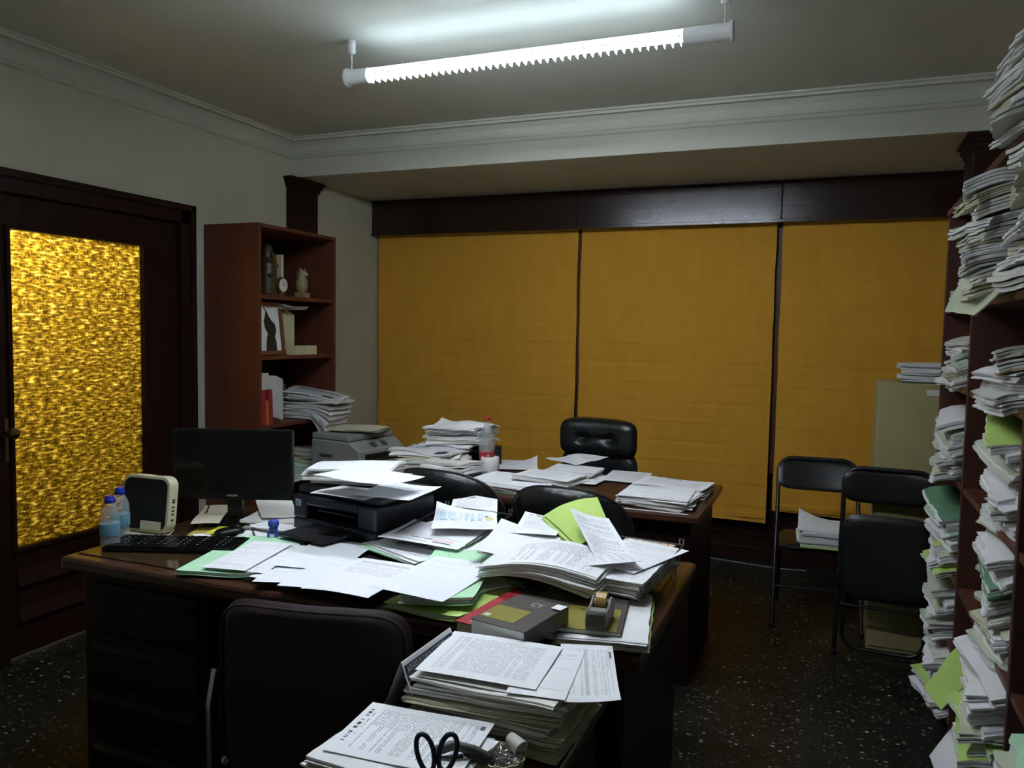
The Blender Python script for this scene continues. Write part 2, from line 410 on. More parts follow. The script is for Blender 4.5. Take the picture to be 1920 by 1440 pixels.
ORD = ['top one', 'second down', 'third down', 'fourth down', 'fifth down', 'sixth down', 'seventh down', 'eighth down', 'ninth down', 'tenth down', 'eleventh down', 'twelfth down', 'thirteenth down', 'fourteenth down', 'fifteenth down', 'sixteenth down']
NOUN = {'p': 'white paper', 'p2': 'off-white paper', 'p3': 'yellowed paper', 'p4': 'greenish paper', 'green': 'green', 'lime': 'lime', 'mint': 'mint', 'dgreen': 'dark green', 'manila': 'manila', 'lblue': 'blue'}
def pile(where, cx, cy, z0, ang, w, d, ths, cols, seed=1, top=None, jit=.02, jang=.08, amp=.004, rag=.004, tilt=(0, 0), arch=0, archx=0, uv=0, droop=0, group=None, lay=3, lifts=(), nouns='sheaf', bend=None):
    """a pile of separate sheaves: each is a thing of its own; ths lists their thicknesses from the bottom"""
    r = random.Random(seed); z = z0; n = len(ths)
    for i, th in enumerate(ths):
        col = cols[i % len(cols)] if isinstance(cols, (list, tuple)) else cols
        last = i == n-1; b = B(); L = max(1, min(lay, int(th/.004)+1)); a = amp*(.4+.6*(i+1)/n)
        sd = seed*3.1+i*.13
        for k in range(L):
            M4 = T(r.uniform(-.004, .004), r.uniform(-.004, .004), 0) @ R(r.uniform(-.02, .02), 'Z')
            lf = [(r.choice((0, 1)), r.choice((0, 1)), r.uniform(.002, .012), .1)] if k == L-1 and not last else []
            if last and k == L-1: lf = list(lifts)
            ff = wavef(a, sd, w, d, lf, rag, arch, archx, droop)
            if bend:
                def ff(u, v, x, y, g=ff, q=1-i/max(1, n-1)):
                    e = g(u, v, x, y); t_ = max(0, x-bend[0])
                    return e[0]-t_*bend[2]*q, e[1], e[2]-bend[1]*q*t_**1.5
            b.layer(w*r.uniform(.97, 1.02), d*r.uniform(.97, 1.02), k*th/L, th/L*.82, 14 if bend else 10, 10, ff, (2 if last and top and k == L-1 else (0 if k == L-1 or r.random() < .3 else 1)), (0 if (k == 0 and r.random() < .5) else 1), M4, sgnuv=uv)
        mats = [col, 'p' if col not in ('p2', 'p3') else col, top or 'p']
        o = b.build(nouns_name(nouns), mats, None, (cx+r.uniform(-jit, jit), cy+r.uniform(-jit, jit), z), 0)
        o.rotation_euler = (tilt[0]*(i+1)/n+r.uniform(-.01, .01), tilt[1]*(i+1)/n+r.uniform(-.01, .01), ang+r.uniform(-jang, jang))
        tag(o, f'{NOUN.get(col, "paper")} {nouns}, {ORD[n-1-i]} in {where}', 'papers', group or where)
        z += th
    return z
def nouns_name(n): return {'sheaf': 'paper_sheaf', 'case file': 'case_file', 'newspaper': 'newspaper'}.get(n, 'paper_sheaf')

# ================================================================== THE ROOM
XL, XR, YB, ZC, YBEAM, ZS = -3.30, .80, 5.45, 2.70, 4.28, 2.47
struct(B().box(-4.6, XR+.1, -1.3, YB+.1, -.1, 0).build('floor', 'floor'))
struct(B().box(XL-.1, XR+.1, -1.3, YBEAM+.05, ZC, ZC+.1).build('ceiling', 'ceil'))
struct(B().box(XL-.1, XR+.1, YBEAM, YB+.1, ZS, ZC+.1).build('wall_beam', 'ceil'))
DY0, DY1, DZ = 2.20, 3.40, 2.15      # doorway outer casing
b = B().box(XL-.12, XL, -1.3, DY0+.06, 0, ZC).box(XL-.12, XL, DY1-.06, YB+.1, 0, ZC).box(XL-.12, XL, DY0+.06, DY1-.06, DZ-.06, ZC)
struct(b.build('wall_left', 'paint'))
struct(B().box(XR, XR+.1, -1.3, YB+.1, 0, ZC).build('wall_right', 'paint'))
struct(B().box(XL-.1, XR+.1, YB, YB+.1, 0, ZC).build('wall_back', 'paint'))
struct(B().box(XL-.1, XR+.1, -1.4, -1.3, 0, ZC).build('wall_front', 'paint'))
# plaster cornice: ridge on the ceiling, cove, ridge on the wall
def crown(name, p0, p1, nrm):
    prof = [(0, 2.585), (.012, 2.585), (.018, 2.592), (.018, 2.604), (.010, 2.610), (.014, 2.622), (.030, 2.655), (.058, 2.678), (.075, 2.684), (.080, 2.676), (.094, 2.676), (.100, 2.688), (.112, 2.692), (.112, 2.70), (0, 2.70)]
    p0 = Vector(p0); p1 = Vector(p1); nrm = Vector(nrm); vs = []; n = len(prof)
    for p in (p0, p1):
        for a, z in prof: vs.append((p.x+nrm.x*a, p.y+nrm.y*a, z))
    fs = [(i, (i+1) % n, n+(i+1) % n, n+i) for i in range(n)]
    return struct(B()._add(vs, fs).build(name, 'ceil'))
crown('trim_1', (XL, -1.3), (XL, YBEAM), (1, 0)); crown('trim_2', (XL, YBEAM), (XR, YBEAM), (0, -1)); crown('trim_3', (XR, -1.3), (XR, YBEAM), (-1, 0))
# wooden valance over the blinds
vz0, vz1, vy = 2.205, 2.468, 5.24
b = B().box(XL+.002, -1.66, vy, vy+.03, vz0, vz1).box(-1.656, -.325, vy, vy+.03, vz0, vz1).box(-.321, .70, vy, vy+.03, vz0, vz1)
b.box(XL+.002, .70, vy-.012, vy, vz0, vz0+.022).box(XL+.002, .70, vy+.03, YB, vz1-.02, vz1)
struct(b.build('trim_4', 'woodh', bev=.003))
# timber pilaster facings with small capitals
b = B().box(XL, XL+.022, 4.22, 4.53, 0, 2.43).box(XL, XL+.035, 4.21, 4.54, 2.40, 2.425).box(XL, XL+.05, 4.20, 4.55, 2.425, 2.45).box(XL, XL+.065, 4.19, 4.56, 2.45, 2.466)
struct(b.build('trim_5', 'wood', bev=.002))
b = B().box(.585, XR, 4.33, 4.62, 0, 2.43).box(.575, XR, 4.32, 4.63, 2.40, 2.425).box(.565, XR, 4.31, 4.64, 2.425, 2.45).box(.55, XR, 4.30, 4.65, 2.45, 2.466)
struct(b.build('trim_6', 'wood', bev=.002))
# windows behind the blinds: timber frames, dark panes, panelling under them
wx = ((-3.26, -1.70), (-1.62, -.36), (-.30, .66))
for i, (a, c) in enumerate(wx):
    b = B(); y0, y1, z0, z1, k = YB-.06, YB-.005, .62, 2.28, .07
    b.box(a, c, y0, y1, z0, z0+k, 0).box(a, c, y0, y1, z1-k, z1, 0).box(a, a+k, y0, y1, z0, z1, 0).box(c-k, c, y0, y1, z0, z1, 0)
    b.box((a+c)/2-.03, (a+c)/2+.03, y0, y1, z0, z1, 0).box(a+k, c-k, YB-.02, YB-.012, z0+k, z1-k, 1)
    struct(b.build('window_%d' % (i+1), ['case', 'screen']))
b = B().box(XL, XR, YB-.03, YB, .0, .6)
for i in range(6):
    x0 = XL+.06+i*.68; b.box(x0, x0+.6, YB-.042, YB-.03, .16, .54)
struct(b.build('trim_7', 'wood', bev=.004))
b = B()
for a, c in ((-1.69, -1.63), (-.36, -.30)): b.box(a, c, YB-.075, YB, .6, 2.3)
struct(b.build('trim_8', 'case'))
struct(B().box(XL, XR, YB-.045, YB-.03, 0, .09).build('baseboard_back', 'wood', bev=.003))
struct(B().box(XL, XL+.015, DY1+.005, 4.21, 0, .09).build('baseboard_left', 'wood', bev=.003))
# corridor behind the door
b = B().box(-4.7, -4.6, -1.3, 5.5, 0, 2.7).box(-4.6, XL-.12, 0.6, .7, 0, 2.7).box(-4.6, XL-.12, 4.6, 4.7, 0, 2.7).box(-4.7, XL-.12, .6, 4.7, 2.7, 2.8)
struct(b.build('wall_corridor', 'ceil'))

# roman blinds
def blind(idx, x0, x1, zb, label, swirl=0):
    nx, nz = 24, 250; zt = 2.215; vs = []; uv = []
    for lay in (0, 1):
        for j in range(nz+1):
            z = zt+(zb-zt)*j/nz
            for i in range(nx+1):
                x = x0+(x1-x0)*i/nx
                q = ((zt-z) % .262)/.262
                y = 5.325+.0022*math.exp(-((q-.5)/.035)**2)-.0022*math.exp(-((q-.97)/.05)**2)
                y += .012*noise.noise((x*1.3, z*1.1, idx*7))+.006*noise.noise((x*6, z*1.2, idx*3+2))
                hem = max(0, 1-(z-zb)/.3); y += .02*hem*noise.noise((x*3, idx, z*2))
                dz = .018*(i/nx-.5)*hem*swirl
                xe = x+(.006*noise.noise((z*3, idx, 1)) if i in (0, nx) else 0)
                vs.append((xe, y+lay*.002, z+dz)); uv.append((i/nx, j/nz))
    W = nx+1; T_ = W*(nz+1); fs = []
    for j in range(nz):
        for i in range(nx):
            a = j*W+i; fs.append((a, a+W, a+W+1, a+1)); fs.append((T_+a, T_+a+1, T_+a+W+1, T_+a+W))
    for i in range(nx): a = nz*W+i; fs.append((a, T_+a, T_+a+1, a+1))
    for j in range(nz):
        a = j*W; fs.append((a, T_+a, T_+a+W, a+W)); a += nx; fs.append((a, a+W, T_+a+W, T_+a))
    r = thing('roman_blind', label, 'blind', (0, 0, 0), group='amber window blinds')
    B()._add(vs, fs, 0, uv).build('blind_cloth', 'blind', r, smooth=True)
    B().box(x0+.01, x1-.01, 5.318, 5.330, zb+.02, zb+.05).build('hem_bar', 'blind', r)
    return r
blind(1, -3.285, -1.672, .33, 'amber roman blind on the left, next to the photocopier wall', 1)
r2 = blind(2, -1.648, -.352, .285, 'amber roman blind in the middle, behind the tall black chair', -1)
blind(3, -.315, .655, .355, 'amber roman blind on the right, behind the black folding chairs', -1)
b = B()
for i in range(60):
    z = 2.1-i*.016; b.lathe([(.0005, -.003), (.003, 0), (.0005, .003)], (-1.66, 5.318, z), 6)
b.cyl((-1.66, 5.318, 2.2), (-1.66, 5.318, 1.14), .0008, n=5)
b.build('pull_chain', 'chrome', r2)

# ------------------------------------------------------------------ door
def door():
    b = B(); x = XL+.03                                   # casing
    b.box(XL-.12, x, DY1-.10, DY1, 0, DZ).box(XL-.12, x, DY0, DY0+.10, 0, DZ).box(XL-.12, x, DY0, DY1, DZ-.10, DZ)
    b.box(x, x+.012, DY1-.035, DY1, 0, DZ).box(x, x+.012, DY0, DY1, DZ-.035, DZ).box(x, x+.012, DY0, DY0+.035, 0, DZ)
    fr = struct(b.build('trim_9', 'wood', bev=.004))
    y0, y1, z1, xd = DY0+.10, DY1-.10, DZ-.10, XL-.045
    gy0, gy1, gz0, gz1 = 2.36, 3.07, .50, 1.90
    b = B().box(xd, xd+.04, gy1, y1, 0.01, z1).box(xd, xd+.04, y0-.0, gy0, 0.01, z1).box(xd, xd+.04, gy0, gy1, gz1, z1).box(xd, xd+.04, gy0, gy1, 0.01, gz0)
    # moulded lower panels
    for za, zb in ((.33, .40), (.17, .23)):
        b._add([(xd+.04, gy0, zb), (xd+.04, gy1, zb), (xd+.062, gy1, za), (xd+.062, gy0, za), (xd+.04, gy0, za-.03), (xd+.04, gy1, za-.03)], [(0, 3, 2, 1), (3, 4, 5, 2), (0, 4, 3), (1, 2, 5)])
    k = .02
    b.box(xd+.04, xd+.052, gy0-k, gy0, gz0-k, gz1+k).box(xd+.04, xd+.052, gy1, gy1+k, gz0-k, gz1+k).box(xd+.04, xd+.052, gy0, gy1, gz1, gz1+k).box(xd+.04, xd+.052, gy0, gy1, gz0-k, gz0)
    d = struct(b.build('door_1', 'wood', bev=.003))
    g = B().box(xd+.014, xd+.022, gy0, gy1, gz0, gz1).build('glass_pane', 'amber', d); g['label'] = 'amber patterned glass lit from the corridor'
    h = B(); hp = ax(8, 812, xd+.05)
    h.box(xd+.04, xd+.046, hp.y-.022, hp.y+.022, hp.z-.13, hp.z+.06, 0).lathe([(.006, 0), (.010, .004), (.009, .03), (.022, .045), (.027, .06), (.022, .075), (.003, .08)], (0, 0, 0), 16, 0, T(xd+.046, hp.y, hp.z) @ R(PI/2, 'Y'))
    h.build('door_knob', 'brass', d, smooth=True)
door()

# ------------------------------------------------------------------ ceiling lamps
def lamp(y, label, x0=-1.94, x1=-.36, tube='tube', zl=2.55):
    r = thing('ceiling_lamp', label, 'lamp', ((x0+x1)/2, y, zl), group='fluorescent ceiling lamps'); cx = (x0+x1)/2
    a, c = x0-cx, x1-cx; la, lc = a+.11, c-.17
    for (p, q) in ((a+.012, la), (lc, c-.012)):
        B().cyl((p, 0, 0), (q, 0, 0), .030, n=24).build('housing', 'white', r, smooth=True)
    arc = [(.0225*math.cos(t_*PI/12), .005+.0225*math.sin(t_*PI/12)) for t_ in range(-1, 14)]+[(.0205*math.cos(t_*PI/12), .005+.0205*math.sin(t_*PI/12)) for t_ in range(13, -2, -1)]
    B().prism(arc, la, lc, 0, Matrix(((0, 0, 1, 0), (1, 0, 0, 0), (0, 1, 0, 0), (0, 0, 0, 1)))).build('added_tube_shield', 'cover', r)  # added half-shell, not a lamp part: cuts the tube's light on the ceiling
    for p in (a, c-.012): B().lathe([(.02, 0), (.036, .001), (.037, .004), (.037, .012), (.02, .013)], (0, 0, 0), 24, 0, T(p, 0, 0) @ R(PI/2, 'Y')).build('end_cap', 'white', r, smooth=True)
    t = B().cyl((la, 0, .004), (lc, 0, .004), .019, n=20).build('lit_tube', tube, r, smooth=True)
    b = B(); n = 44                                         # anti-glare fins hanging below the tube
    for i in range(n):
        x = la+.012+(lc-la-.024)*i/(n-1)
        b._add([(x, -.026, .0), (x+.0015, -.026, .0), (x+.0015, .026, 0), (x, .026, 0), (x, -.016, -.030), (x+.0015, -.016, -.030), (x+.0015, .016, -.030), (x, .016, -.030)],
               [(0, 1, 5, 4), (1, 2, 6, 5), (2, 3, 7, 6), (3, 0, 4, 7), (4, 5, 6, 7), (0, 3, 2, 1)])
    for s in (-1, 1): b.cyl((la, s*.024, -.004), (lc, s*.024, -.004), .0022, n=6)
    b.build('louvre', 'white', r)
    for p in (a+.025, c-.03):
        b = B().cyl((p, 0, .03), (p, 0, ZC-zl-.055), .003, n=8).lathe([(.012, -.0), (.017, .006), (.017, .05), (.015, .055)], (p, 0, ZC-zl-.055), 18).lathe([(.004, 0), (.006, .004), (.004, .01)], (p, 0, .03), 10)
        b.build('hanger', 'white', r, smooth=True)
    return r
lamp(2.88, 'slim white ceiling lamp with a lit fluorescent tube, hanging over the two desks')
lamp(1.75, 'slim white ceiling lamp hanging nearer, over the front desk, above the picture', -1.95, -.37, 'tube2')
def point(name, loc, e, col, r=.05):
    l = bpy.data.lights.new(name, 'POINT'); l.energy = e; l.color = col; l.shadow_soft_size = r
    o = bpy.data.objects.new(name, l); COL.objects.link(o); o.location = loc; return o
point('corridor_lamp', (-3.78, 2.15, 2.05), 24, (1, .90, .70), .05)
point('corridor_lamp', (-4.2, 3.3, 2.3), 10, (1, .90, .64), .08)

# ================================================================== BOOKCASE BY THE LEFT WALL
BX, BY0, BY1, BH = -2.91, 3.49, 4.21, 2.065
SH = (1.675, 1.335, .945, .60, .25)
def bookcase():
    r = thing('bookcase', 'tall reddish-brown bookcase against the left wall', 'bookcase', (XL, BY0, 0)); D = BX-XL; W = BY1-BY0
    for y in (0, W-.02): B().box(0.005, D, y, y+.02, 0, BH).build('side_panel', 'case', r, bev=.002)
    B().box(0.005, D, .02, W-.02, BH-.022, BH-.001).build('top_panel', 'case', r, bev=.002)
    B().box(0.006, .012, .02, W-.02, 0.05, BH-.022).build('back_panel', 'wood', r)
    for z in SH: B().box(.012, D-.008, .0202, W-.0202, z-.022, z).build('shelf', 'case', r, bev=.0015)
    B().box(D-.03, D-.012, .0202, W-.0202, 0, .07).build('plinth', 'case', r)
bookcase()
def vbook(label, y, z, w, h, d, mat, x=None, lean=0, group=None, xf=-3.0, name='book', page_m='p2', cat='book'):
    """an upright book, spine towards +x; y is its near side"""
    r = thing(name, label, cat, (xf-d/2, y+w/2, z), group=group, rot=(lean, 0, 0))
    B().box(-d/2, d/2, -w/2, -w/2+.002, 0, h).box(-d/2, d/2, w/2-.002, w/2, 0, h).box(d/2-.003, d/2, -w/2+.0021, w/2-.0021, 0, h).build('cover', mat, r, bev=.0006)
    B().box(-d/2+.004, d/2-.0035, -w/2+.0025, w/2-.0025, .003, h-.003).build('pages', page_m, r)
    return r
zs = SH[0]
vbook('tall cream book at the left end of the top shelf', 3.575, zs, .030, .30, .2, 'creamc', xf=-3.0)
vbook('tan book standing behind the clock on the top shelf', 3.70, zs, .036, .245, .2, 'tan', xf=-3.02)
vbook('brown book standing right of the clock on the top shelf', 3.742, zs, .034, .24, .2, 'mahog', xf=-3.02)
vbook('thin cream book beside the owl on the top shelf', 3.79, zs, .022, .245, .2, 'creamc', xf=-3.0)
# clock figure
r = thing('figure_clock', 'dark carved figure with a round clock on the top shelf', 'clock', (-2.975, 3.665, zs))
b = B().lathe([(.045, 0), (.05, .01), (.046, .04), (.05, .08), (.047, .12), (.04, .16), (.034, .20), (.026, .225), (.03, .245), (.026, .27), (.012, .285), (.002, .29)], (0, -.022, 0), 20)
for i in range(7): b.lathe([(.002, -.016), (.014, -.008), (.016, 0), (.012, .010), (.002, .016)], (.034, -.022+.03*math.sin(i*2.1), .05+i*.03), 10)
b.box(-.03, .05, -.06, .075, 0, .014)
b.build('carved_figure', 'bronze', r, smooth=True)
M4 = T(.04, .038, .062) @ R(PI/2, 'Y')
B().lathe([(.03, 0), (.044, .002), (.046, .008), (.044, .016), (.036, .018)], (0, 0, 0), 28, 0, M4).build('clock_case', 'brass', r, smooth=True)
cf = B().lathe([(.001, .0185), (.037, .0185), (.037, .0195), (.001, .0198)], (0, 0, 0), 28, 0, M4).build('clock_face', 'p2', r)
B().box(.0600, .0606, .0368, .0392, .060, .087).box(.0600, .0606, .036, .056, .0605, .0630).build('clock_hands', 'ink', r)
# owl
r = thing('owl_figurine', 'small carved owl figurine on a block, right on the top shelf', 'figurine', (-2.97, 3.945, zs))
b = B().lathe([(.022, .03), (.034, .05), (.037, .08), (.033, .105), (.026, .118), (.029, .130), (.030, .150), (.024, .165), (.008, .170)], (0, 0, 0), 18)
for s in (-1, 1):
    b.cyl((.006, s*.020, .158), (.004, s*.026, .182), .009, .001, 8)
b.build('owl_body', 'ivory', r, smooth=True)
b = B()
for s in (-1, 1): b.lathe([(.001, 0), (.009, 0), (.009, .003), (.004, .006)], (0, 0, 0), 12, 0, T(.026, s*.012, .144) @ R(PI/2, 'Y'))
b.cyl((.030, 0, .137), (.036, 0, .128), .004, .0005, 6)
b.build('owl_eyes', 'cream', r)
B().box(-.03, .035, -.035, .035, 0, .032).build('stone_block', 'ivory', r, bev=.004)
# framed picture
zs = SH[1]
r = thing('picture_frame', 'brown framed picture of a dark figure leaning on the second shelf', 'picture', (-2.965, 3.655, zs+.001), rot=(0, math.radians(-7), math.radians(0)))
W2, H2, k = .235, .305, .026; b = B()
b.box(0, .016, -W2/2, W2/2, 0, k).box(0, .016, -W2/2, W2/2, H2-k, H2).box(0, .016, -W2/2, -W2/2+k, k, H2-k).box(0, .016, W2/2-k, W2/2, k, H2-k)
b.build('frame', 'mahog', r, bev=.003)
B().box(.003, .006, -W2/2+k, W2/2-k, k, H2-k).build('picture_sheet', 'p', r)
sil = [(-.045, .0), (.045, .0), (.048, .05), (.038, .08), (.055, .11), (.05, .15), (.02, .175), (.0, .20), (-.012, .225), (-.035, .25), (-.045, .252), (-.022, .225), (-.03, .20), (-.045, .17), (-.04, .13), (-.02, .10), (-.035, .06)]
b = B().prism(sil, 0, .0006, 0, T(.0062, .004, k) @ Matrix(((0, 0, 1, 0), (1, 0, 0, 0), (0, 1, 0, 0), (0, 0, 0, 1))))
b.build('dark_figure_print', 'ink', r)
for i, (y, w, h) in enumerate(((3.785, .03, .27), (3.818, .022, .255), (3.842, .026, .265), (3.870, .018, .26), (3.890, .026, .25), (3.918, .02, .24))):
    vbook('cream paperback standing %s behind the picture frame' % ('first', 'second', 'third', 'fourth', 'fifth', 'last')[i], y, zs, w, h, .17, 'creamc', xf=-3.02, group='cream paperbacks on the second shelf')
zt = pile('the grey magazines across the cream paperbacks', -3.06, 3.87, zs+.272, 1.57, .25, .19, (.006, .006, .006), ('p2', 'p3', 'p2'), 5, amp=.012, nouns='newspaper', archx=-.01, jit=.012)
for i in range(2):
    c = 3.86+i*.105
    r = thing('small_carton', 'small cream carton %s lying in front of the cream paperbacks' % ('on the left' if i == 0 else 'on the right'), 'box', (-2.955, c+.01, zs))
    B().box(-.035, .035, -.05, .05, 0, .052).build('carton_body', 'creamc', r, bev=.002); B().box(-.034, .034, -.049, .049, .0521, .054).build('carton_lid', 'p3', r)
# third shelf
zs = SH[2]
for i, (y, w, h, m, lab) in enumerate(((3.522, .028, .20, 'red', 'thin red book leaning at the left of the third shelf'), (3.553, .022, .14, 'orange', 'short orange book between two red books on the third shelf'), (3.578, .032, .20, 'red', 'thick red book beside the white binder on the third shelf'))):
    vbook(lab, y, zs, w, h, .045, m, xf=-2.914, lean=.04)
r = thing('ring_binder', 'white file folder with curled sheets standing on the third shelf', 'folder', (-3.03, 3.62, zs))
def wf(u, v, x, y): return (0, 0, .010*noise.noise((x*14, y*5, 3))+.012*math.sin(v*PI))
for i in range(6):
    B().layer(.24, .21, 0, .0012, 8, 10, wf, M4=T(-.01+i*.001, .045+i*.010, .155-i*.004) @ R(PI/2, 'X') @ R(PI/2, 'Z') @ R(0, 'X')).build('loose_leaf', 'p2', r, smooth=True)
B().box(-.1, .055, -.105, .03, .0, .29).build('binder_block', 'p2', r, bev=.006)
for i in range(3):
    vbook('dark binder %s on the third shelf behind the bulging papers' % ('left', 'middle', 'right')[i], 3.76+i*.05, zs, .045, .24-.015*i, .2, 'bookg', xf=-3.06)
z = pile('the bulging bookcase stack', -2.915, 4.03, zs+.003, .10, .36, .25, (.012, .014, .012, .014, .012, .014, .012, .012), ('p', 'p', 'p2', 'p'), 21, amp=.010, rag=.005, jit=.006, jang=.05, bend=(.02, 2.2, .45), group='bulging stack on the bookcase')
z = pile('the dark-printed papers on top of the bulging stack', -2.93, 4.03, z+.004, .3, .33, .24, (.008, .008, .006, .006, .006), ('p', 'p2', 'p', 'p', 'p'), 26, top='news', amp=.02, rag=.004, jit=.02, tilt=(.05, .16), nouns='newspaper')
# fourth shelf
zs = SH[3]
z = pile('the file stack on the fourth shelf', -3.0, 4.0, zs+.002, .1, .31, .23, (.018, .018, .018, .016), ('dgreen', 'green', 'p4', 'green'), 31, amp=.008, jit=.012, nouns='case file')
z = pile('the sheaves on top of the fourth-shelf files', -2.97, 4.06, z+.002, -.15, .30, .22, (.018, .018, .016, .016), ('p2', 'p3', 'p2', 'p3'), 33, amp=.012, jit=.012)
z = pile('the low files on the fourth shelf', -3.0, 3.72, zs+.002, .05, .30, .22, (.022, .02, .018), ('green', 'dgreen', 'green'), 37, amp=.006, jit=.008, nouns='case file')

# ================================================================== RIGHT-HAND SHELVES
SX = .452
PY = (1.35, 2.29, 3.19, 3.93)      # panel positions
RS = (.09, .35, .61, .97, 1.32, 1.63)
def shelving():
    r = thing('shelving_unit', 'tall dark wooden shelving along the right wall, crammed with files', 'shelving', (SX, 0, 0))
    D = XR-SX-.005
    for y in PY: B().box(0, D, y-.014, y+.014, 0, 2.03).build('side_panel', 'shelf', r, bev=.002)
    B().box(-.006, D, PY[0]-.02, PY[-1]+.02, 2.031, 2.056).build('top_panel', 'shelfh', r, bev=.002)
    B().box(D-.012, D-.004, PY[0], PY[-1], 0, 2.03).build('back_panel', 'wood', r)
    for i in range(3):
        for z in RS: B().box(.004, D-.013, PY[i]+.0145, PY[i+1]-.0145, z-.022, z).build('shelf', 'shelfh', r, bev=.0015)
shelving()
BAYN = {0: 'nearest bay', 1: 'middle bay', 2: 'far bay'}
SHN = {0: 'floor-level', 1: 'second-lowest', 2: 'third-lowest', 3: 'waist-high', 4: 'chest-high', 5: 'highest', 6: 'topmost'}
def files(bay, sh, yc, heights, cols, seed, out=.05, jit=.02, ang=0, d=.25, amp=.014, z0=None, w=.34, where=None, tilt=None):
    z = (RS[sh] if z0 is None else z0)+.002
    wh = where or f'the {SHN[sh]} shelf pile, {BAYN[bay]}'
    r = random.Random(seed)
    return pile(wh, SX+w/2-out, yc, z, ang, w, d, heights, cols, seed, jit=jit, jang=.2, amp=amp, rag=.012, tilt=tilt or (r.uniform(-.04, .04), r.uniform(-.05, .03)), nouns='case file', droop=.03, lay=4, group=wh)
def hs(total, n, seed):
    r = random.Random(seed); a = [r.uniform(.6, 1.4) for _ in range(n)]; s = sum(a); return [total*k/s for k in a]
C1 = ('p4', 'p', 'p3', 'p4', 'green', 'p', 'p4', 'p2'); C2 = ('p2', 'p', 'p', 'green', 'p4', 'p3'); C3 = ('lime', 'p4', 'p', 'dgreen', 'p', 'p4')
# far bay
files(2, 4, 3.52, hs(.19, 8, 1), C1, 101, .022, d=.26); files(2, 3, 3.48, hs(.24, 9, 2), ('p4', 'p', 'p4', 'p', 'p2', 'p4', 'p'), 102, .045, d=.28, tilt=(.16, -.03))
files(2, 2, 3.50, hs(.25, 9, 3), ('lime', 'p', 'p4', 'lime', 'p', 'p', 'green', 'p', 'dgreen'), 103, .045, d=.30, tilt=(.2, 0)); files(2, 1, 3.52, hs(.20, 8, 4), ('p4', 'p', 'p4', 'p2', 'p'), 104, .035, d=.30)
files(2, 0, 3.45, hs(.22, 9, 5), ('p', 'p2', 'lime', 'p4', 'green', 'p', 'p'), 105, .045, d=.32)
# middle bay
files(1, 5, 2.74, hs(.34, 10, 6), ('p3', 'p4', 'p2', 'p4', 'p3', 'p2', 'p4', 'p2'), 106, .085, d=.38, amp=.02)
files(1, 4, 2.55, hs(.16, 6, 7), ('p', 'p2', 'p', 'p', 'manila', 'p2'), 107, .03, d=.32)
files(1, 3, 2.57, hs(.29, 12, 8), ('p4', 'p', 'p2', 'p4', 'p', 'p', 'p4', 'p2', 'p4', 'p', 'p', 'lime'), 108, .012, d=.32, amp=.018, tilt=(.20, -.03))
files(1, 2, 2.57, hs(.33, 12, 9), ('p4', 'p4', 'p3', 'p', 'p4', 'p2', 'p4', 'p3', 'dgreen', 'p', 'p', 'p'), 109, .012, d=.32, amp=.018, tilt=(.22, -.03))
files(1, 1, 2.54, hs(.24, 9, 10), ('lime', 'p', 'lime', 'p4', 'p', 'p', 'p', 'p', 'p'), 110, .05, d=.34, amp=.014, tilt=(.12, -.06))
files(1, 0, 2.56, hs(.24, 8, 11), ('p4', 'p', 'lime', 'p', 'p', 'lime', 'green'), 111, .03, d=.34, amp=.018, tilt=(.2, -.1))
# nearest bay (only slivers are seen) and the heap on top
files(0, 1, 1.98, hs(.22, 8, 12), ('p4', 'mint', 'p', 'mint', 'lblue', 'p4'), 112, .025, d=.32)
files(0, 0, 1.98, hs(.22, 8, 13), ('mint', 'p', 'p4', 'mint'), 113, .025, d=.32)
files(1, 6, 2.50, hs(.24, 8, 14), ('p4', 'p2', 'p', 'p3', 'p'), 114, .05, d=.34, z0=2.058, where='the heap on top of the shelving')
files(0, 5, 2.08, hs(.34, 9, 15), ('p2', 'p', 'p3', 'p'), 115, .07, d=.30, amp=.02)
# a folder hanging off the edge of the highest middle shelf
o = B().layer(.15, .26, 0, .004, 10, 10, wavef(.02, 4.4, .15, .26, ((0, 0, .03, .15),), .004)).build('hanging_folder', ['p4', 'p3'], None, (SX-.055, 2.62, 1.63), 0, smooth=True)
o.rotation_euler = (.15, math.radians(-62), .1); tag(o, 'pale green folder hanging down from the highest shelf of the middle bay', 'folder')
o = B().layer(.20, .13, 0, .003, 10, 10, wavef(.02, 9.4, .2, .13, (), .004)).build('hanging_folder', ['lime', 'p'], None, (SX-.045, 2.76, .44), 0, smooth=True)
o.rotation_euler = (.25, math.radians(-58), .1); tag(o, 'lime folder sliding off the second-lowest shelf of the middle bay', 'folder')
o = B().layer(.22, .20, 0, .003, 10, 10, wavef(.02, 6.4, .22, .2, (), .004)).build('hanging_folder', ['p', 'p'], None, (SX-.03, 2.66, .25), 0, smooth=True)
o.rotation_euler = (.3, math.radians(-64), -.1); tag(o, 'white folder sliding down in front of the floor-level shelf, middle bay', 'folder')

# filing cabinet behind the folded chair
r = thing('filing_cabinet', 'olive metal cabinet at the far end of the shelving', 'cabinet', (.212, 4.09, 0))
B().box(0, .36, 0, .34, .0, 1.29).build('cabinet_body', 'olive', r, bev=.004)
for i in range(1):
    B().box(.01, .35, -.006, -.0005, .02, 1.28).build('door', 'olive', r, bev=.002)
for px in (0, 1): B().box(.205+px*.07, .265+px*.07, -.0085, -.0065, 1.235, 1.262).build('paper_tag', 'p2', r)
pile('the stack on top of the olive cabinet', .43, 4.20, 1.292, 0, .24, .20, (.016, .014, .016, .014, .014, .012), ('dgreen', 'p', 'dgreen', 'p', 'p', 'p'), 131, amp=.006, jit=.014, nouns='case file')

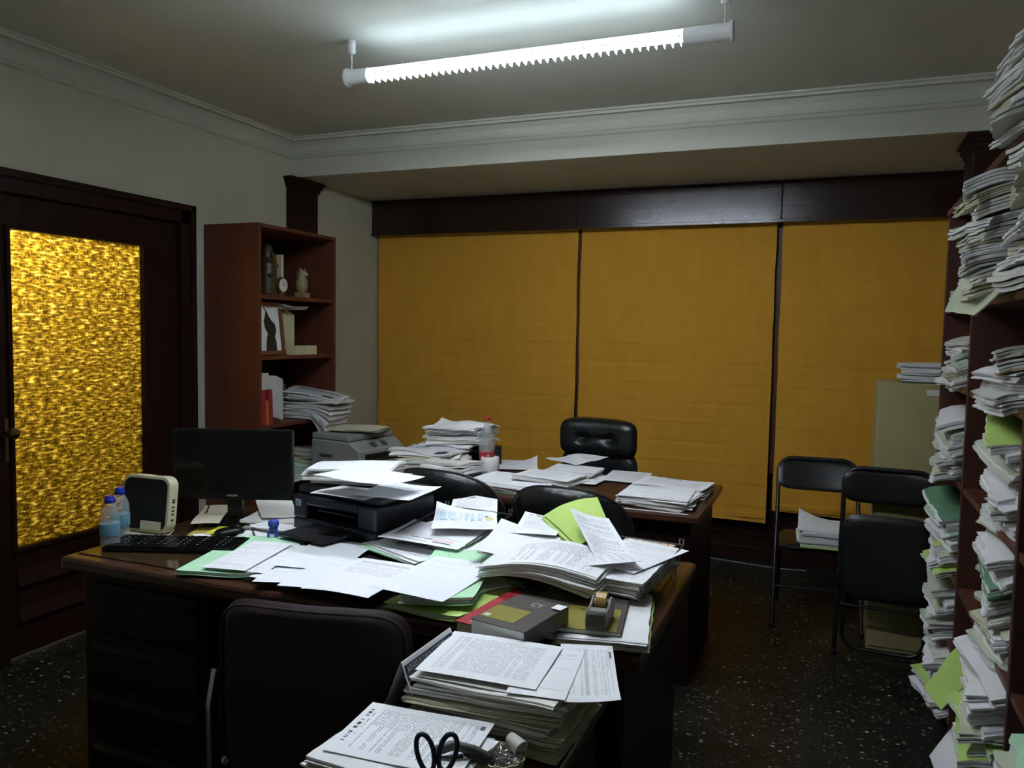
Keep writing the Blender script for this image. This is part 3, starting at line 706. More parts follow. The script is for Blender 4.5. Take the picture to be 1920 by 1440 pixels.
# ================================================================== FOLDING CHAIRS
def fold_back(r, w, zt, y0, y1, zb=0, hb=.16):
    """inverted-U tube with padded back rest; y0 at floor, y1 at top"""
    R0 = .075; pts = []
    def P(x, z): return (x, y0+(y1-y0)*(z-zb)/(zt-zb), z)
    pts.append(P(-w/2-.012, zb)); pts.append(P(-w/2, zt-R0-.15)); pts.append(P(-w/2, zt-R0))
    for i in range(1, 7): a = PI-i*PI/12; pts.append(P(-w/2+R0+R0*math.cos(a), zt-R0+R0*math.sin(a)))
    for i in range(6, 0, -1): a = i*PI/12; pts.append(P(w/2-R0+R0*math.cos(a), zt-R0+R0*math.sin(a)))
    pts += [P(w/2, zt-R0), P(w/2, zt-R0-.15), P(w/2+.012, zb)]
    B().tube(pts, .011, 10).build('back_frame', 'vinyl', r, smooth=True)
    s = (y1-y0)/(zt-zb); zc = zt-hb/2-.004
    def f(p):
        x, y, z = p; q = (x/(w/2))**2
        return (x*(1.0), y+y0+(zc+z-zb)*s+.03*(1-q)-.012, z+zc)
    B().pillow(w+.012, hb, .035, 4.2, 6, f).build('backrest', 'vinyl', r, smooth=True)
    for sx in (-1, 1): B().lathe([(.012, 0), (.0135, .003), (.0135, .02), (.011, .024)], (sx*(w/2+.012), y0, zb-.001), 12).build('rubber_foot', 'blkm', r)
r = thing('folding_chair', 'open black folding chair with green files on its seat', 'chair', (-.015, 4.22, 0), math.radians(4))
fold_back(r, .405, .825, 0, .40)
b = B(); b.tube([(-.185, .44, 0), (-.185, .16, .40), (-.185, .05, .405)], .010, 8); b.build('leg', 'vinyl', r, smooth=True)
b = B(); b.tube([(.185, .44, 0), (.185, .16, .40), (.185, .05, .405)], .010, 8); b.build('leg', 'vinyl', r, smooth=True)
B().cyl((-.185, .36, .11), (.185, .36, .11), .007, n=8).build('stretcher', 'vinyl', r)
B().cyl((-.205, .09, .19), (.205, .09, .19), .007, n=8).build('stretcher', 'vinyl', r)
B().pillow(.38, .38, .04, 6, 8, lambda p: (p[0], p[2]+.20, p[1]+.415)).build('seat', 'vinyl', r, smooth=True)
zz = pile('the files on the open folding chair', .02, 4.30, .438, .05, .27, .26, (.022, .02, .022, .018, .008), ('lime', 'lime', 'green', 'p', 'p'), 141, amp=.010, jit=.012, top='pgC', nouns='case file', lifts=((0, 1, .05, .2),))
# folded chair
r = thing('folding_chair', 'folded black folding chair leaning on the olive cabinet', 'chair', (.272, 3.945, 0), math.radians(-3))
fold_back(r, .385, .885, 0, .075)
b = B(); pts = [(-.172, .035, .60), (-.172, .035, .10)]
for i in range(7): a = PI+i*PI/12; pts.append((-.102+.07*math.cos(a), .035, .10+.07*math.sin(a)))
for i in range(7): a = 1.5*PI+i*PI/12; pts.append((.102+.07*math.cos(a), .035, .10+.07*math.sin(a)))
pts += [(.172, .035, .60)]
b.tube(pts, .010, 8); b.build('leg_frame', 'vinyl', r, smooth=True)
B().cyl((-.185, .006, .245), (.185, .006, .245), .008, n=8).build('stretcher', 'vinyl', r)
B().pillow(.39, .40, .04, 5.5, 8, lambda p: (p[0], p[1]-.018+.02*p[2], p[2]+.485)).build('seat', 'vinyl', r, smooth=True)
B().tube([(-.12, -.026, .665), (-.17, -.026, .655), (-.187, -.026, .62)], .0035, 6).build('seat_hinge', 'chrome', r)

# ================================================================== BACK DESK
BDX0, BDX1, BDY0, BDY1, BDZ = -2.22, -.475, 3.25, 4.02, .75
def desk_panelled(name, label, x0, x1, y0, y1, z, front='back'):
    r = thing(name, label, 'desk', (x0, y0, 0)); W, D = x1-x0, y1-y0
    B().box(0, W, 0, D, z-.035, z).build('desktop', 'desk', r, bev=.008)
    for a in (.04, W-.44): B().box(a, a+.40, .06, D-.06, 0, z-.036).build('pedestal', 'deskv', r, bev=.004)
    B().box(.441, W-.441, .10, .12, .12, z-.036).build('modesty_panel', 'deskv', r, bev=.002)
    return r
desk_panelled('office_desk', 'dark wooden desk at the back, in front of the amber blinds', BDX0, BDX1, BDY0, BDY1, BDZ)
# papers, left to right
z = pile('the low newspaper pile left on the back desk', -1.90, 3.62, BDZ+.001, .25, .36, .27, (.022, .02, .018, .016, .014, .012, .012), ('p3', 'dgreen', 'p2', 'p', 'p3', 'p', 'p2'), 201, amp=.018, jit=.03, jang=.25, nouns='newspaper', top='news')
pile('the small pile behind the low newspapers', -1.73, 3.50, BDZ+.001, -.3, .24, .2, (.02, .02, .018, .018, .016), ('dgreen', 'p2', 'dgreen', 'p', 'p2'), 203, amp=.014, jit=.02, jang=.25)
r = thing('desk_tray', 'black desk tray under the tall paper heap', 'tray', (-1.86, 3.90, BDZ+.001))
B().box(-.18, .18, -.12, .12, 0, .008).box(-.18, -.172, -.12, .12, .008, .10).box(.172, .18, -.12, .12, .008, .10).box(-.172, .172, .112, .12, .008, .10).build('tray_body', 'blkm', r)
B().box(-.18, .18, -.12, .12, .101, .109).build('tray_lid', 'blkm', r)
z = pile('the tall paper heap behind the cola bottle', -1.86, 3.88, BDZ+.112, .1, .34, .22, (.014, .012, .014, .012, .012, .010, .010, .012, .008), ('p', 'p', 'p2', 'p'), 205, amp=.028, jit=.03, jang=.3, rag=.006, arch=.012, lifts=((0, 1, .03, .15),))
# cola bottle
p = az(912, 891, BDZ); 
def cola(p):
    r = thing('cola_bottle', 'clear plastic cola bottle with a red label and cap, nearly empty', 'bottle', (p.x, p.y, BDZ+.001))
    B().lathe([(.030, 0), (.040, .006), (.042, .02), (.039, .05), (.040, .06), (.040, .125), (.042, .135), (.044, .16), (.040, .20), (.028, .235), (.016, .262), (.0125, .27), (.0125, .285)], n=28).build('bottle_body', 'petb', r, smooth=True)
    B().lathe([(.0405, .062), (.0408, .064), (.0408, .123), (.0405, .125)], n=28).build('label', 'red', r, smooth=True)
    B().lathe([(.026, .004), (.037, .01), (.038, .045), (.036, .052), (.001, .052)], n=24).build('cola', 'cola', r, smooth=True)
    B().lathe([(.0145, .285), (.015, .287), (.015, .303), (.013, .305), (.001, .305)], n=20).build('cap', 'rcap', r, smooth=True)
    cs = B()     # white script strokes wrapped round the label
    for k, (a0, pts) in enumerate(((-.62, [(-.02, .000), (-.012, .018), (.004, .020), (.010, .010), (-.004, .004), (-.018, .012)]), (.15, [(-.02, .0), (.012, .003), (.018, .012), (-.016, .016), (.016, .022)]))):
        q = []
        for i in range(len(pts)-1):
            for s in range(4):
                x = pts[i][0]+(pts[i+1][0]-pts[i][0])*s/4; z_ = pts[i][1]+(pts[i+1][1]-pts[i][1])*s/4
                a = -PI/2+a0+.25+z_*22; q.append((.0415*math.cos(a), .0415*math.sin(a), .094+x))
        cs.tube(q, .0017, 5)
    cs.build('white_script', 'lw', r)
cola(p)
# wooden pegs in a pot + tissue roll
pp = az(892, 893, BDZ)
r = thing('peg_pot', 'low glass pot holding wooden clothes pegs', 'pot', (pp.x, pp.y, BDZ+.001))
B().lathe([(.025, 0), (.032, .003), (.034, .03), (.032, .03), (.030, .005), (.001, .004)], n=20).build('pot_body', 'pet', r, smooth=True)
for i in range(9):
    a = i*.9; rr = .008+.011*((i*5) % 3)/2; lx, ly = pp.x+rr*math.cos(a), pp.y+rr*math.sin(a)
    M4 = R(.14*math.cos(a*1.7), 'X') @ R(.16*math.sin(a*1.3), 'Y')
    o = B().box(-.005, .005, -.0045, -.0005, 0, .072, 0, M4).box(-.005, .005, .0005, .0045, 0, .072, 0, M4).tube([M4 @ Vector((-.0055, -.006, .04)), M4 @ Vector((.0055, -.006, .04)), M4 @ Vector((.0055, .006, .04)), M4 @ Vector((-.0055, .006, .04))], .0008, 5, 1, True).build('clothes_peg', ['peg', 'steel'], None, (lx, ly, BDZ+.007), a)
    tag(o, 'wooden clothes peg standing in the pot beside the tissue roll', 'peg', 'clothes pegs in the pot')
tp = az(918, 892, BDZ)
r = thing('tissue_roll', 'white roll of tissue paper standing on the back desk', 'tissue roll', (tp.x, tp.y, BDZ+.001))
B().lathe([(.02, 0), (.047, 0), (.049, .004), (.049, .094), (.047, .098), (.021, .098), (.02, .096)], n=32).build('paper_roll', 'tissue', r, smooth=True)
B().lathe([(.019, .002), (.0205, .002), (.0205, .0975), (.019, .0975)], n=20).build('card_core', 'manila', r, smooth=True)
pile('the sheets left of the tissue roll', -1.73, 3.34, BDZ+.001, .2, .25, .16, (.006, .005), ('p', 'p2'), 207, amp=.002, jit=.01)
# middle stacks
z = pile('the long stack between tissue roll and black chair', -1.36, 3.46, BDZ+.001, -.12, .42, .28, (.010, .008, .008, .007, .006), ('green', 'p', 'green', 'p', 'p'), 209, amp=.004, jit=.012, top='pgC')
pile('the typed stack lying over the long stack', -1.22, 3.52, z+.002, -.16, .30, .20, (.007, .006, .006, .005), ('p', 'p2', 'p', 'p'), 211, amp=.006, jit=.01, top='pgD', uv=2)
sheet('loose sheet behind the tissue roll on the back desk', [(930, 882), (1005, 884), (1010, 862), (940, 862)], BDZ+.006, 'pgC', .004, lifts=((1, 1, .03, .1),))
z = pile('the stack before the tall black chair', -1.22, 3.90, BDZ+.001, -.1, .26, .20, (.010, .009, .009, .008), ('p', 'p2', 'p', 'p'), 213, amp=.006, jit=.012, top='pgC')
sheet('crumpled sheet tipped over the blue-edged stack', [(1060, 872), (1092, 882), (1107, 862), (1072, 842)], z+.006, 'pgC', .02, lifts=((.5, .5, .03, .12),))
sheet('small sheet between the two middle stacks of the back desk', [(1085, 905), (1130, 912), (1128, 894), (1095, 888)], BDZ+.008, 'pgC', .003)
sheet('single typed sheet right of the black chair seat', [(1128, 900), (1212, 908), (1218, 888), (1148, 882)], BDZ+.007, 'pgD', .003, uv=1)
z = pile('the wide stack, right end of back desk', -.68, 3.44, BDZ+.001, -.06, .31, .26, (.008, .008, .007, .007, .006, .006), ('p2', 'p', 'p', 'p2', 'p', 'p'), 215, amp=.006, jit=.016, jang=.12, top='pgC')
pile('the typed sheets behind the wide loose stack', -.68, 3.72, BDZ+.001, -.1, .33, .24, (.010, .009, .009, .008), ('p2', 'p', 'p', 'p'), 217, amp=.008, jit=.016, jang=.12, top='pgH', uv=0)
b = B().tube([(-1.0, 3.262, BDZ+.003), (-.75, 3.259, BDZ+.003), (-.52, 3.262, BDZ+.003)], .0025, 6).build('white_ruler', 'white'); tag(b, 'thin white ruler along the front edge of the back desk', 'ruler')

# executive chair behind it
def exec_chair():
    r = thing('executive_chair', 'tall black leather executive chair behind the back desk', 'chair', (-1.255, 4.52, 0), math.radians(-6))
    def tuft(p):
        x, y, z = p; d = 0
        for sx in (-.09, .09): d += .030*math.exp(-((x-sx)**2/.0012+(z-.0)**2/.0008))
        d += .012*math.exp(-(z/.02)**2)*(1 if abs(x) < .12 else 0)
        if y < 0: y += d
        return (x, y-.035*(x/.24)**2, z+.875)
    B().pillow(.485, .235, .15, 4.5, 4, tuft, nt=72, nr=22).build('headrest', 'leather', r, smooth=True)
    B().pillow(.49, .42, .12, 5, 5, lambda p: (p[0], p[1]+.02-.03*(p[0]/.24)**2, p[2]+.60), nt=56, nr=14).build('backrest', 'leather', r, smooth=True)
    B().pillow(.50, .50, .12, 5, 5, lambda p: (p[0], p[2]-.24, p[1]+.43)).build('seat', 'leather', r, smooth=True)
    for s in (-1, 1):
        B().pillow(.07, .28, .04, 4, 4, lambda p: (p[0]+s*.28, p[2]-.2, p[1]+.62)).build('armrest', 'leather', r, smooth=True)
        B().tube([(s*.28, -.3, .60), (s*.28, -.3, .42), (s*.22, -.3, .38)], .012, 8).build('arm_post', 'blk', r)
    B().cyl((0, -.22, .09), (0, -.22, .37), .028, n=16).build('gas_lift', 'chrome', r, smooth=True)
    b = B()
    for i in range(5):
        a = i*2*PI/5+.3; b.tube([(0, -.22, .10), (.15*math.cos(a), -.22+.15*math.sin(a), .085), (.29*math.cos(a), -.22+.29*math.sin(a), .065)], .018, 8)
    b.build('star_base', 'blk', r, smooth=True)
    for i in range(5):
        a = i*2*PI/5+.3; c = (.29*math.cos(a), -.22+.29*math.sin(a), .027); B().cyl((c[0]-.018, c[1], c[2]), (c[0]+.018, c[1], c[2]), .027, n=14).build('castor', 'blk', r)
exec_chair()
def visitor_chair(x, y, rz, label, w=.52, top=.885):
    r = thing('visitor_chair', label, 'chair', (x, y, 0), rz, group='black leather visitor chairs between the desks')
    def f(p):
        a, t, z = p; q = a/(w/2)
        zz = z+top-.22-.035*q*q*(1 if z > 0 else 0)
        wr = .014*math.sin(a*60+z*50)*max(0, abs(q)-.5)*(1 if z > 0 else .3)
        return (a, t+.09*q*q+wr-.05*(z/.22), zz)
    B().pillow(w, .44, .13, 3.6, 4, f, nt=96, nr=20).build('backrest', 'leather', r, smooth=True)
    n = [f((math.copysign(abs(math.cos(t))**(2/3.6), math.cos(t))*w*.49, -.012, math.copysign(abs(math.sin(t))**(2/3.6), math.sin(t))*.216)) for t in [i*2*PI/60 for i in range(60)]]
    B().tube(n, .0045, 6, closed=True).build('piping', 'leather', r, smooth=True)
    B().pillow(w-.04, .44, .11, 5, 5, lambda p: (p[0], p[2]+.22, p[1]+.43)).build('seat', 'leather', r, smooth=True)
    for s in (-1, 1):
        B().tube([(s*(w/2-.02), .02, .0), (s*(w/2-.02), .03, .40), (s*(w/2-.02), .40, .40), (s*(w/2-.02), .42, 0)], .013, 8).build('side_frame', 'vinyl', r, smooth=True)
    return r
visitor_chair(-.925, 2.86, math.radians(-3), 'black leather visitor chair right of the printer, behind the lime folder', .52, .915)
visitor_chair(-1.50, 2.92, math.radians(-6), 'black leather visitor chair seen just above the black printer', .56, .925)

# ------------------------------------------------------------------ side table with the grey copier
r = thing('side_table', 'low dark side table carrying the grey copier', 'table', (-2.86, 3.78, 0))
B().box(.0, .58, 0, .72, .53, .56).build('table_top', 'deskv', r, bev=.004)
for i, (a, c) in enumerate(((.03, .03), (.55, .03), (.03, .69), (.55, .69))): B().box(a-.02, a+.02, c-.02, c+.02, 0, .529).build('leg', 'deskv', r)
def copier():
    r = thing('multifunction_copier', 'grey multifunction copier on the side table beside the bookcase', 'printer', (-2.60, 4.00, .561), math.radians(80))
    b = B()
    pr = [(-.21, 0), (.21, 0), (.21, .10), (.21, .205), (.14, .235), (-.21, .235)]
    b.prism([(y, z) for y, z in [(-.19, 0), (.19, 0), (.19, .285), (-.11, .285), (-.19, .238)]], -.2, .2, 0, Matrix(((0, 0, 1, 0), (1, 0, 0, 0), (0, 1, 0, 0), (0, 0, 0, 1))))
    b.build('body', 'greyp', r, bev=.01)
    B().box(-.195, .195, -.10, .19, .287, .322).build('scanner_lid', 'greyp', r, bev=.008)
    B().box(-.15, .16, -.198, -.1901, .188, .218).build('paper_slot', 'blkm', r)
    B().box(-.16, .17, -.20, -.1901, .10, .165).build('paper_drawer', 'greyp', r, bev=.003)
    B().box(-.15, .16, -.196, -.1901, .170, .178).build('drawer_gap', 'blkm', r)
    M4 = T(0, -.152, .2625) @ R(math.radians(30), 'X')
    B().box(-.06, -.02, -.02, .02, 0, .003, 0, M4).build('display', 'greyd', r); B().box(.03, .07, -.02, .02, 0, .003, 0, M4).build('keypad', 'greyd', r)
    B().box(-.203, -.201, .02, .12, .19, .205).build('side_vent', 'greyd', r)
copier()
pile('the papers lying on the grey copier', -2.62, 4.02, .886, .15, .30, .22, (.007, .006, .006), ('p3', 'p2', 'p3'), 221, amp=.006, jit=.02)
pile('the file stack right of the grey copier', -2.30, 4.36, .561, .2, .26, .20, (.03, .03, .03, .03, .03, .03, .025), ('p3', 'dgreen', 'p3', 'p2', 'dgreen', 'p3', 'p3'), 223, amp=.006, jit=.008, nouns='case file')

# ================================================================== FRONT DESK
DX0, DX1, DY0_, DY1_, DZ_ = -2.245, -.375, 1.745, 2.56, .76
def front_desk():
    r = thing('corner_desk', 'large dark wooden desk in front, buried under papers', 'desk', (DX0, DY0_, 0)); W, D = DX1-DX0, DY1_-DY0_; z = DZ_
    B().box(0, W, 0, D, z-.045, z).build('desktop', 'desk', r, bev=.012)
    B().box(.03, W-.05, .045, D-.03, z+.0003, z+.004).build('glass_sheet', 'deskglass', r)
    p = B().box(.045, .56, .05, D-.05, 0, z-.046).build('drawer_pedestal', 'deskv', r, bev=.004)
    for i in range(4):
        z1 = .69-i*.165
        dr = B().box(.105, .52, .036, .0495, z1-.145, z1-.01)
        dr._add([(.105, .036, z1-.035), (.52, .036, z1-.035), (.52, .016, z1-.052), (.105, .016, z1-.052), (.105, .036, z1-.066), (.52, .036, z1-.066)], [(0, 3, 2, 1), (3, 4, 5, 2), (0, 4, 3), (1, 2, 5), (0, 1, 5, 4)])
        o = dr.build('drawer', 'deskv', r, bev=.003)
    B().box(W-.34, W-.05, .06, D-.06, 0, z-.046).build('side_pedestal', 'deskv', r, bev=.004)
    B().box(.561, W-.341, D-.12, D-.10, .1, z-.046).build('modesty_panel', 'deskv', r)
t = NT('glass_covered_desk'); t.base((.05, .03, .013)); t.b.inputs['Roughness'].default_value = .12; t.b.inputs['Specular IOR Level'].default_value = .6; MAT['deskglass'] = t.m
front_desk()
RZ = .70
r = thing('desk_return', 'lower side wing of the front desk, running towards the viewer', 'desk', (-.885, .72, 0))
B().box(.024, .455, 0, 1.02, RZ-.035, RZ).build('wing_top', 'desk', r, bev=.008)
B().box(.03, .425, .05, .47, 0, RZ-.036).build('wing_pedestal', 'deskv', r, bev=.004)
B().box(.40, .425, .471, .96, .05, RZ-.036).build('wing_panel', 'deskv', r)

Z0 = DZ_+.0045
# ---- left end of the desk: bottles, router, keyboard, screen
def water_bottle(p, label, rz):
    r = thing('water_bottle', label, 'bottle', (p.x, p.y, Z0), rz, group='small water bottles on the front desk')
    B().lathe([(.024, 0), (.030, .004), (.031, .02), (.029, .035), (.0305, .05), (.0305, .088), (.0305, .10), (.027, .125), (.018, .145), (.013, .152), (.013, .158)], n=24).build('bottle_body', 'pet', r, smooth=True)
    B().lathe([(.0308, .045), (.0311, .047), (.0311, .083), (.0308, .085)], n=24).build('label', 'lblue', r, smooth=True)
    B().lathe([(.022, .002), (.028, .006), (.0285, .03), (.0285, .036), (.001, .036)], n=24).build('water', 'water', r, smooth=True)
    B().lathe([(.0165, .152), (.017, .154), (.017, .164), (.0145, .166), (.0145, .172), (.012, .175), (.001, .175)], n=20).build('cap', 'bcap', r, smooth=True)
water_bottle(az(207, 1028, Z0), 'small water bottle with a blue cap, nearer the desk corner', 0)
water_bottle(az(226, 1008, Z0), 'small water bottle with a blue cap, tucked behind the first beside the router', 1)
def router():
    p = az(268, 1000, Z0)
    r = thing('router', 'upright cream and black router beside the water bottles', 'router', (p.x+.0, p.y+.02, Z0), math.radians(4))
    tl = R(math.radians(-7), 'X')
    M4 = tl @ T(0, 0, .102)
    def rr(w, h, rad):
        o = []
        for cx_, cz_, a0 in ((w/2-rad, h/2-rad, 0), (-w/2+rad, h/2-rad, PI/2), (-w/2+rad, -h/2+rad, PI), (w/2-rad, -h/2+rad, 1.5*PI)):
            for i in range(7): a = a0+i*PI/12; o.append((cx_+rad*math.cos(a), cz_+rad*math.sin(a)))
        return o
    X = M4 @ R(PI/2, 'X')
    B().prism(rr(.205, .20, .035), -.022, .022, 0, X).build('casing', 'cream', r, bev=.005)
    B().prism(rr(.185, .178, .028), .0221, .026, 0, X).build('front_panel', 'blk', r, bev=.001)
    B().box(-.01, .078, -.0275, -.0262, -.088, -.058, 0, M4).build('paper_sticker', 'p3', r)
    b = B()
    for i, z_ in enumerate((.02, .012, -.005, -.018, -.03, -.05)): b.box(.1025, .1035, -.006, .006, z_-.004, z_+.002, 0, M4)
    b.build('ports', 'blkm', r)
    B().box(.02, .05, -.01, .01, .1001, .1008, 0, M4).build('power_button', 'greyd', r)
    B().box(-.125, -.1026, .005, .02, -.02, .05, 0, M4).build('side_clip', 'greyd', r)
router()
sheet('pale yellow card lying under the router', [(225, 1010), (320, 1013), (312, 996), (235, 994)], Z0+.0008, 'p3', 0, n=2)
sheet('narrow cream slip behind the keyboard', [(292, 1009), (318, 1010), (300, 1000), (278, 1000)], Z0+.002, 'creamc', 0, n=2)
def keyboard():
    r = thing('keyboard', 'black computer keyboard on the left of the desk', 'keyboard', (-1.985, 1.975, Z0), math.radians(21))
    B().box(-.215, .215, -.078, .078, 0, .016).build('keyboard_body', 'blk', r, bev=.004)
    b = B(); g = B()
    for j in range(6):
        for i in range(19):
            if i in (14,) or (i == 15 and j > 4): continue
            x = -.205+i*.0216; y = .062-j*.0235-(.004 if j else 0); b.box(x+.001, x+.0195, y-.0185, y, .0165, .0215)
            if j < 5 and (i*7+j*3) % 3: g.box(x+.005, x+.0095, y-.009, y-.005, .0217, .0219)
    k = b.build('keys', 'blk', r, bev=0); g.build('key_legends', 'lw', k)
keyboard()
def monitor():
    p = Vector((-2.04, 2.30, 0)); a = math.radians(22)
    r = thing('monitor', 'black flat computer monitor standing on the left of the desk', 'monitor', (p.x, p.y, Z0), a)
    W_, H_ = .445, .262; zb = .092
    B().box(-W_/2, W_/2, -.012, .018, zb, zb+H_).build('housing', 'blk', r, bev=.003)
    B().box(-W_/2+.014, W_/2-.014, -.0135, -.0121, zb+.032, zb+H_-.014).build('screen', 'screen', r)
    B().box(-.06, .06, .018, .045, zb+.04, zb+.18).box(-.028, .028, .012, .036, .014, zb+.05).build('stand_neck', 'blk', r, bev=.004)
    B().lathe([(.05, 0), (.105, 0), (.108, .004), (.10, .010), (.03, .016), (.001, .017)], (0, .03, 0), 32).build('stand_foot', 'blk', r, smooth=True)
    text('brand_lettering', 'PHILIPS', 'lw', r, .040, .0068, T(0, -.0126, zb+.016) @ R(PI/2, 'X'))
monitor()
b = B().tube([ay(392, 948, 2.34), ay(388, 960, 2.30), ay(375, 972, 2.25), ay(362, 978, 2.25)], .003, 6).build('cable', 'blkm', smooth=True); tag(b, 'black cable hanging from the left underside of the monitor', 'cable')
pz = [az(300+i*12, 1000-i*3, Z0+.003) for i in range(6)]
# clutter between screen and stamp
sheet('ochre envelope lying behind the keyboard', [(345, 1008), (412, 1010), (425, 990), (372, 988)], Z0+.001, 'ochre', .001, n=4, name='envelope', cat='envelope')
sheet('yellow note on the ochre envelope', [(385, 1000), (432, 1004), (448, 989), (410, 987)], Z0+.006, 'yellow', .001, n=3, name='sticky_note', cat='note')
sheet('small white card on the ochre envelope', [(365, 1009), (392, 1008), (398, 1000), (358, 1002)], Z0+.004, 'p', .0005, n=3, name='card', cat='card')
mp = az(430, 1004, Z0)
r = thing('computer_mouse', 'black computer mouse at the right end of the keyboard', 'mouse', (mp.x, mp.y, Z0), math.radians(-30))
B().pillow(.06, .105, .034, 2.6, 2.6, lambda p: (p[0], p[2], max(0, p[1]+.012)+.0)).build('mouse_body', 'blk', r, smooth=True)
B().cyl((-.003, .03, .028), (.003, .03, .028), .007, n=10).build('scroll_wheel', 'greyd', r)
sp_ = az(513, 1012, Z0+.004)
r = thing('self_inking_stamp', 'blue self-inking stamp in front of the printer', 'stamp', (sp_.x, sp_.y, Z0+.0045), .3)
B().box(-.019, .019, -.013, .013, 0, .026).build('stamp_base', 'blue', r, bev=.003); B().box(-.013, .013, -.009, .009, .0262, .045).build('stamp_body', 'blue', r, bev=.002)
B().lathe([(.010, .045), (.017, .047), (.019, .055), (.018, .064), (.012, .070), (.001, .071)], n=20).build('stamp_knob', 'blue', r, smooth=True); B().box(-.008, .008, -.0145, -.0131, .012, .022).build('stamp_window', 'white', r)
# papers under and behind the monitor
pile('the sheets stacked under the monitor', -1.86, 2.42, Z0, .3, .32, .22, (.008, .007, .006), ('p2', 'p', 'p2'), 231, amp=.004, jit=.01)
sheet('bent sheet behind the monitor foot', [(370, 985), (420, 985), (425, 950), (375, 950)], Z0+.022, 'p3', .01, n=8)
pile('the papers between monitor and printer', -1.78, 2.33, Z0, -.1, .24, .2, (.006, .006, .005), ('p', 'p2', 'p'), 233, amp=.006, jit=.02, top='pgC')
sheet('sheet curling up between monitor and printer', [(470, 975), (548, 985), (552, 925), (500, 945)], Z0+.024, 'p2', .01, lifts=((1, 1, .05, .18),))
sheet('folded white slip left of the blue stamp', [(452, 1006), (505, 1013), (512, 1002), (462, 993)], Z0+.003, 'p', .003, n=6)
pn = B().cyl(az(478, 1006, Z0+.012), az(474, 996, Z0+.012), .003, n=8).build('pen', 'greyd'); tag(pn, 'short dark pen on the white slip beside the stamp', 'pen')

# ---- black printer
def printer():
    r = thing('inkjet_printer', 'black inkjet printer on the front desk with papers heaped on it', 'printer', (-1.545, 2.415, Z0), math.radians(-11))
    W_, D_, H_ = .40, .31, .158
    B().box(-W_/2, W_/2, -D_/2, D_/2, 0, .055).box(-W_/2, -.135, -D_/2, D_/2, .0551, H_-.02).box(.115, W_/2, -D_/2, D_/2, .0551, H_-.02).box(-.1349, .1149, -.06, D_/2, .0551, H_-.02).box(-.1349, .1149, -D_/2, -.06, .105, H_-.02).build('printer_body', 'navy', r, bev=.008)
    B().box(-W_/2+.003, W_/2-.003, -D_/2+.02, D_/2-.003, H_-.019, H_+.012).build('scanner_lid', 'navy', r, bev=.009)
    B().box(-.12, .10, -D_/2-.14, -D_/2+.02, .030, .038, 0).build('output_tray', 'blkm', r, bev=.004)
    B().box(-.10, .08, -.13, -.062, .0852, .0885).build('slot_lip', 'greyd', r)
    B().box(-.184, -.160, -D_/2-.0015, -D_/2-.0001, .098, .122).build('badge_edge', 'lw', r); B().box(-.181, -.163, -D_/2-.0025, -D_/2-.0016, .101, .119).build('badge', 'lblue', r)
    for k in range(2): B().lathe([(.006, 0), (.007, .001), (.006, .003), (.001, .0035)], (.13+k*.025, -D_/2+.045, H_+.012), 12).build('control_button', 'greyd', r)
    return Z0+H_+.013
zp = printer()
sheet('lowest crumpled sheet draped over the printer front', [(612, 930), (690, 950), (712, 925), (640, 905)], zp+.002, 'p', .012, lifts=((0, 0, -.0, .1),), n=14, size=(.21, .2))
zt = pile('the heap on the black printer', -1.60, 2.46, zp+.004, .28, .31, .225, (.012, .011, .012, .010, .007), ('p', 'p2', 'p', 'mint', 'p'), 241, top='pgBlank', amp=.008, jit=.02, jang=.12, tilt=(0, -.02), arch=.01)
sheet('handwritten sheet sliding off the printer to the right', [(688, 938), (762, 944), (798, 912), (735, 897)], zp+.018, 'pgBlank', .008, uv=1, size=(.21, .25), lifts=((1, 0, -.0, .1),))
sheet('pointed sheet on top of the printer heap', [(600, 905), (700, 912), (782, 894), (690, 872)], zt+.012, 'pgBlank', .008, n=14, size=(.30, .21))
sheet('back sheet showing behind the printer heap', [(618, 895), (700, 895), (705, 878), (618, 880)], zp+.008, 'pgC', .003)

# ---- left folder and loose sheets
def folder(label, q, z, mat, thick=.010, inner=('p',), top='pgA', uv=0, toplab=None, lime=False, amp=.003, seed=3, insize=None, cat='folder', shift=(0, 0)):
    c, ang, w, d = quad(q, z)
    r = thing('document_folder', label, cat, (c.x, c.y, z), ang)
    f = wavef(amp, seed, w, d, ((1, 0, .008, .12),))
    B().layer(w, d, 0, .0012, 10, 10, f).build('back_cover', mat, r, smooth=True)
    n = max(2, int(thick/.003))
    b = B()
    for k in range(n):
        rr = random.Random(seed*10+k)
        b.layer(w*.95, d*.94, .0016+k*thick/n, thick/n*.7, 8, 8, f, 0, 0, T(rr.uniform(-.003, .003), rr.uniform(-.006, .003), 0) @ R(rr.uniform(-.02, .02), 'Z'))
    b.build('inner_sheets', 'p', r)
    B().layer(w, d*.985, .0024+thick, .0012, 10, 10, f, M4=R(.01, 'Z')).build('front_cover', mat, r, smooth=True)
    return z+thick+.005
z = folder('mint green folder at the front left of the desk', [(332, 1082), (478, 1084), (578, 1020), (448, 1006)], Z0+.001, 'mint', .008)
sheet('printed sheet lying on the mint folder, lower one', [(388, 1074), (490, 1080), (577, 1022), (480, 1012)], z+.0045, 'pgC', .002, uv=0, back='p')
sheet('printed sheet on the mint folder, upper left one', [(400, 1068), (468, 1070), (535, 1025), (465, 1008)], z+.010, 'pgC', .002, uv=0)
dp = quad([(500, 1100), (770, 1140), (860, 1060), (610, 1030)], Z0)
o = B().box(-.31, .31, -.21, .21, 0, .004).build('desk_pad', 'blkm', None, (-1.26, 2.02, Z0), math.radians(4), bev=.002); tag(o, 'black desk pad almost hidden under loose sheets', 'desk pad')
zl = Z0+.006
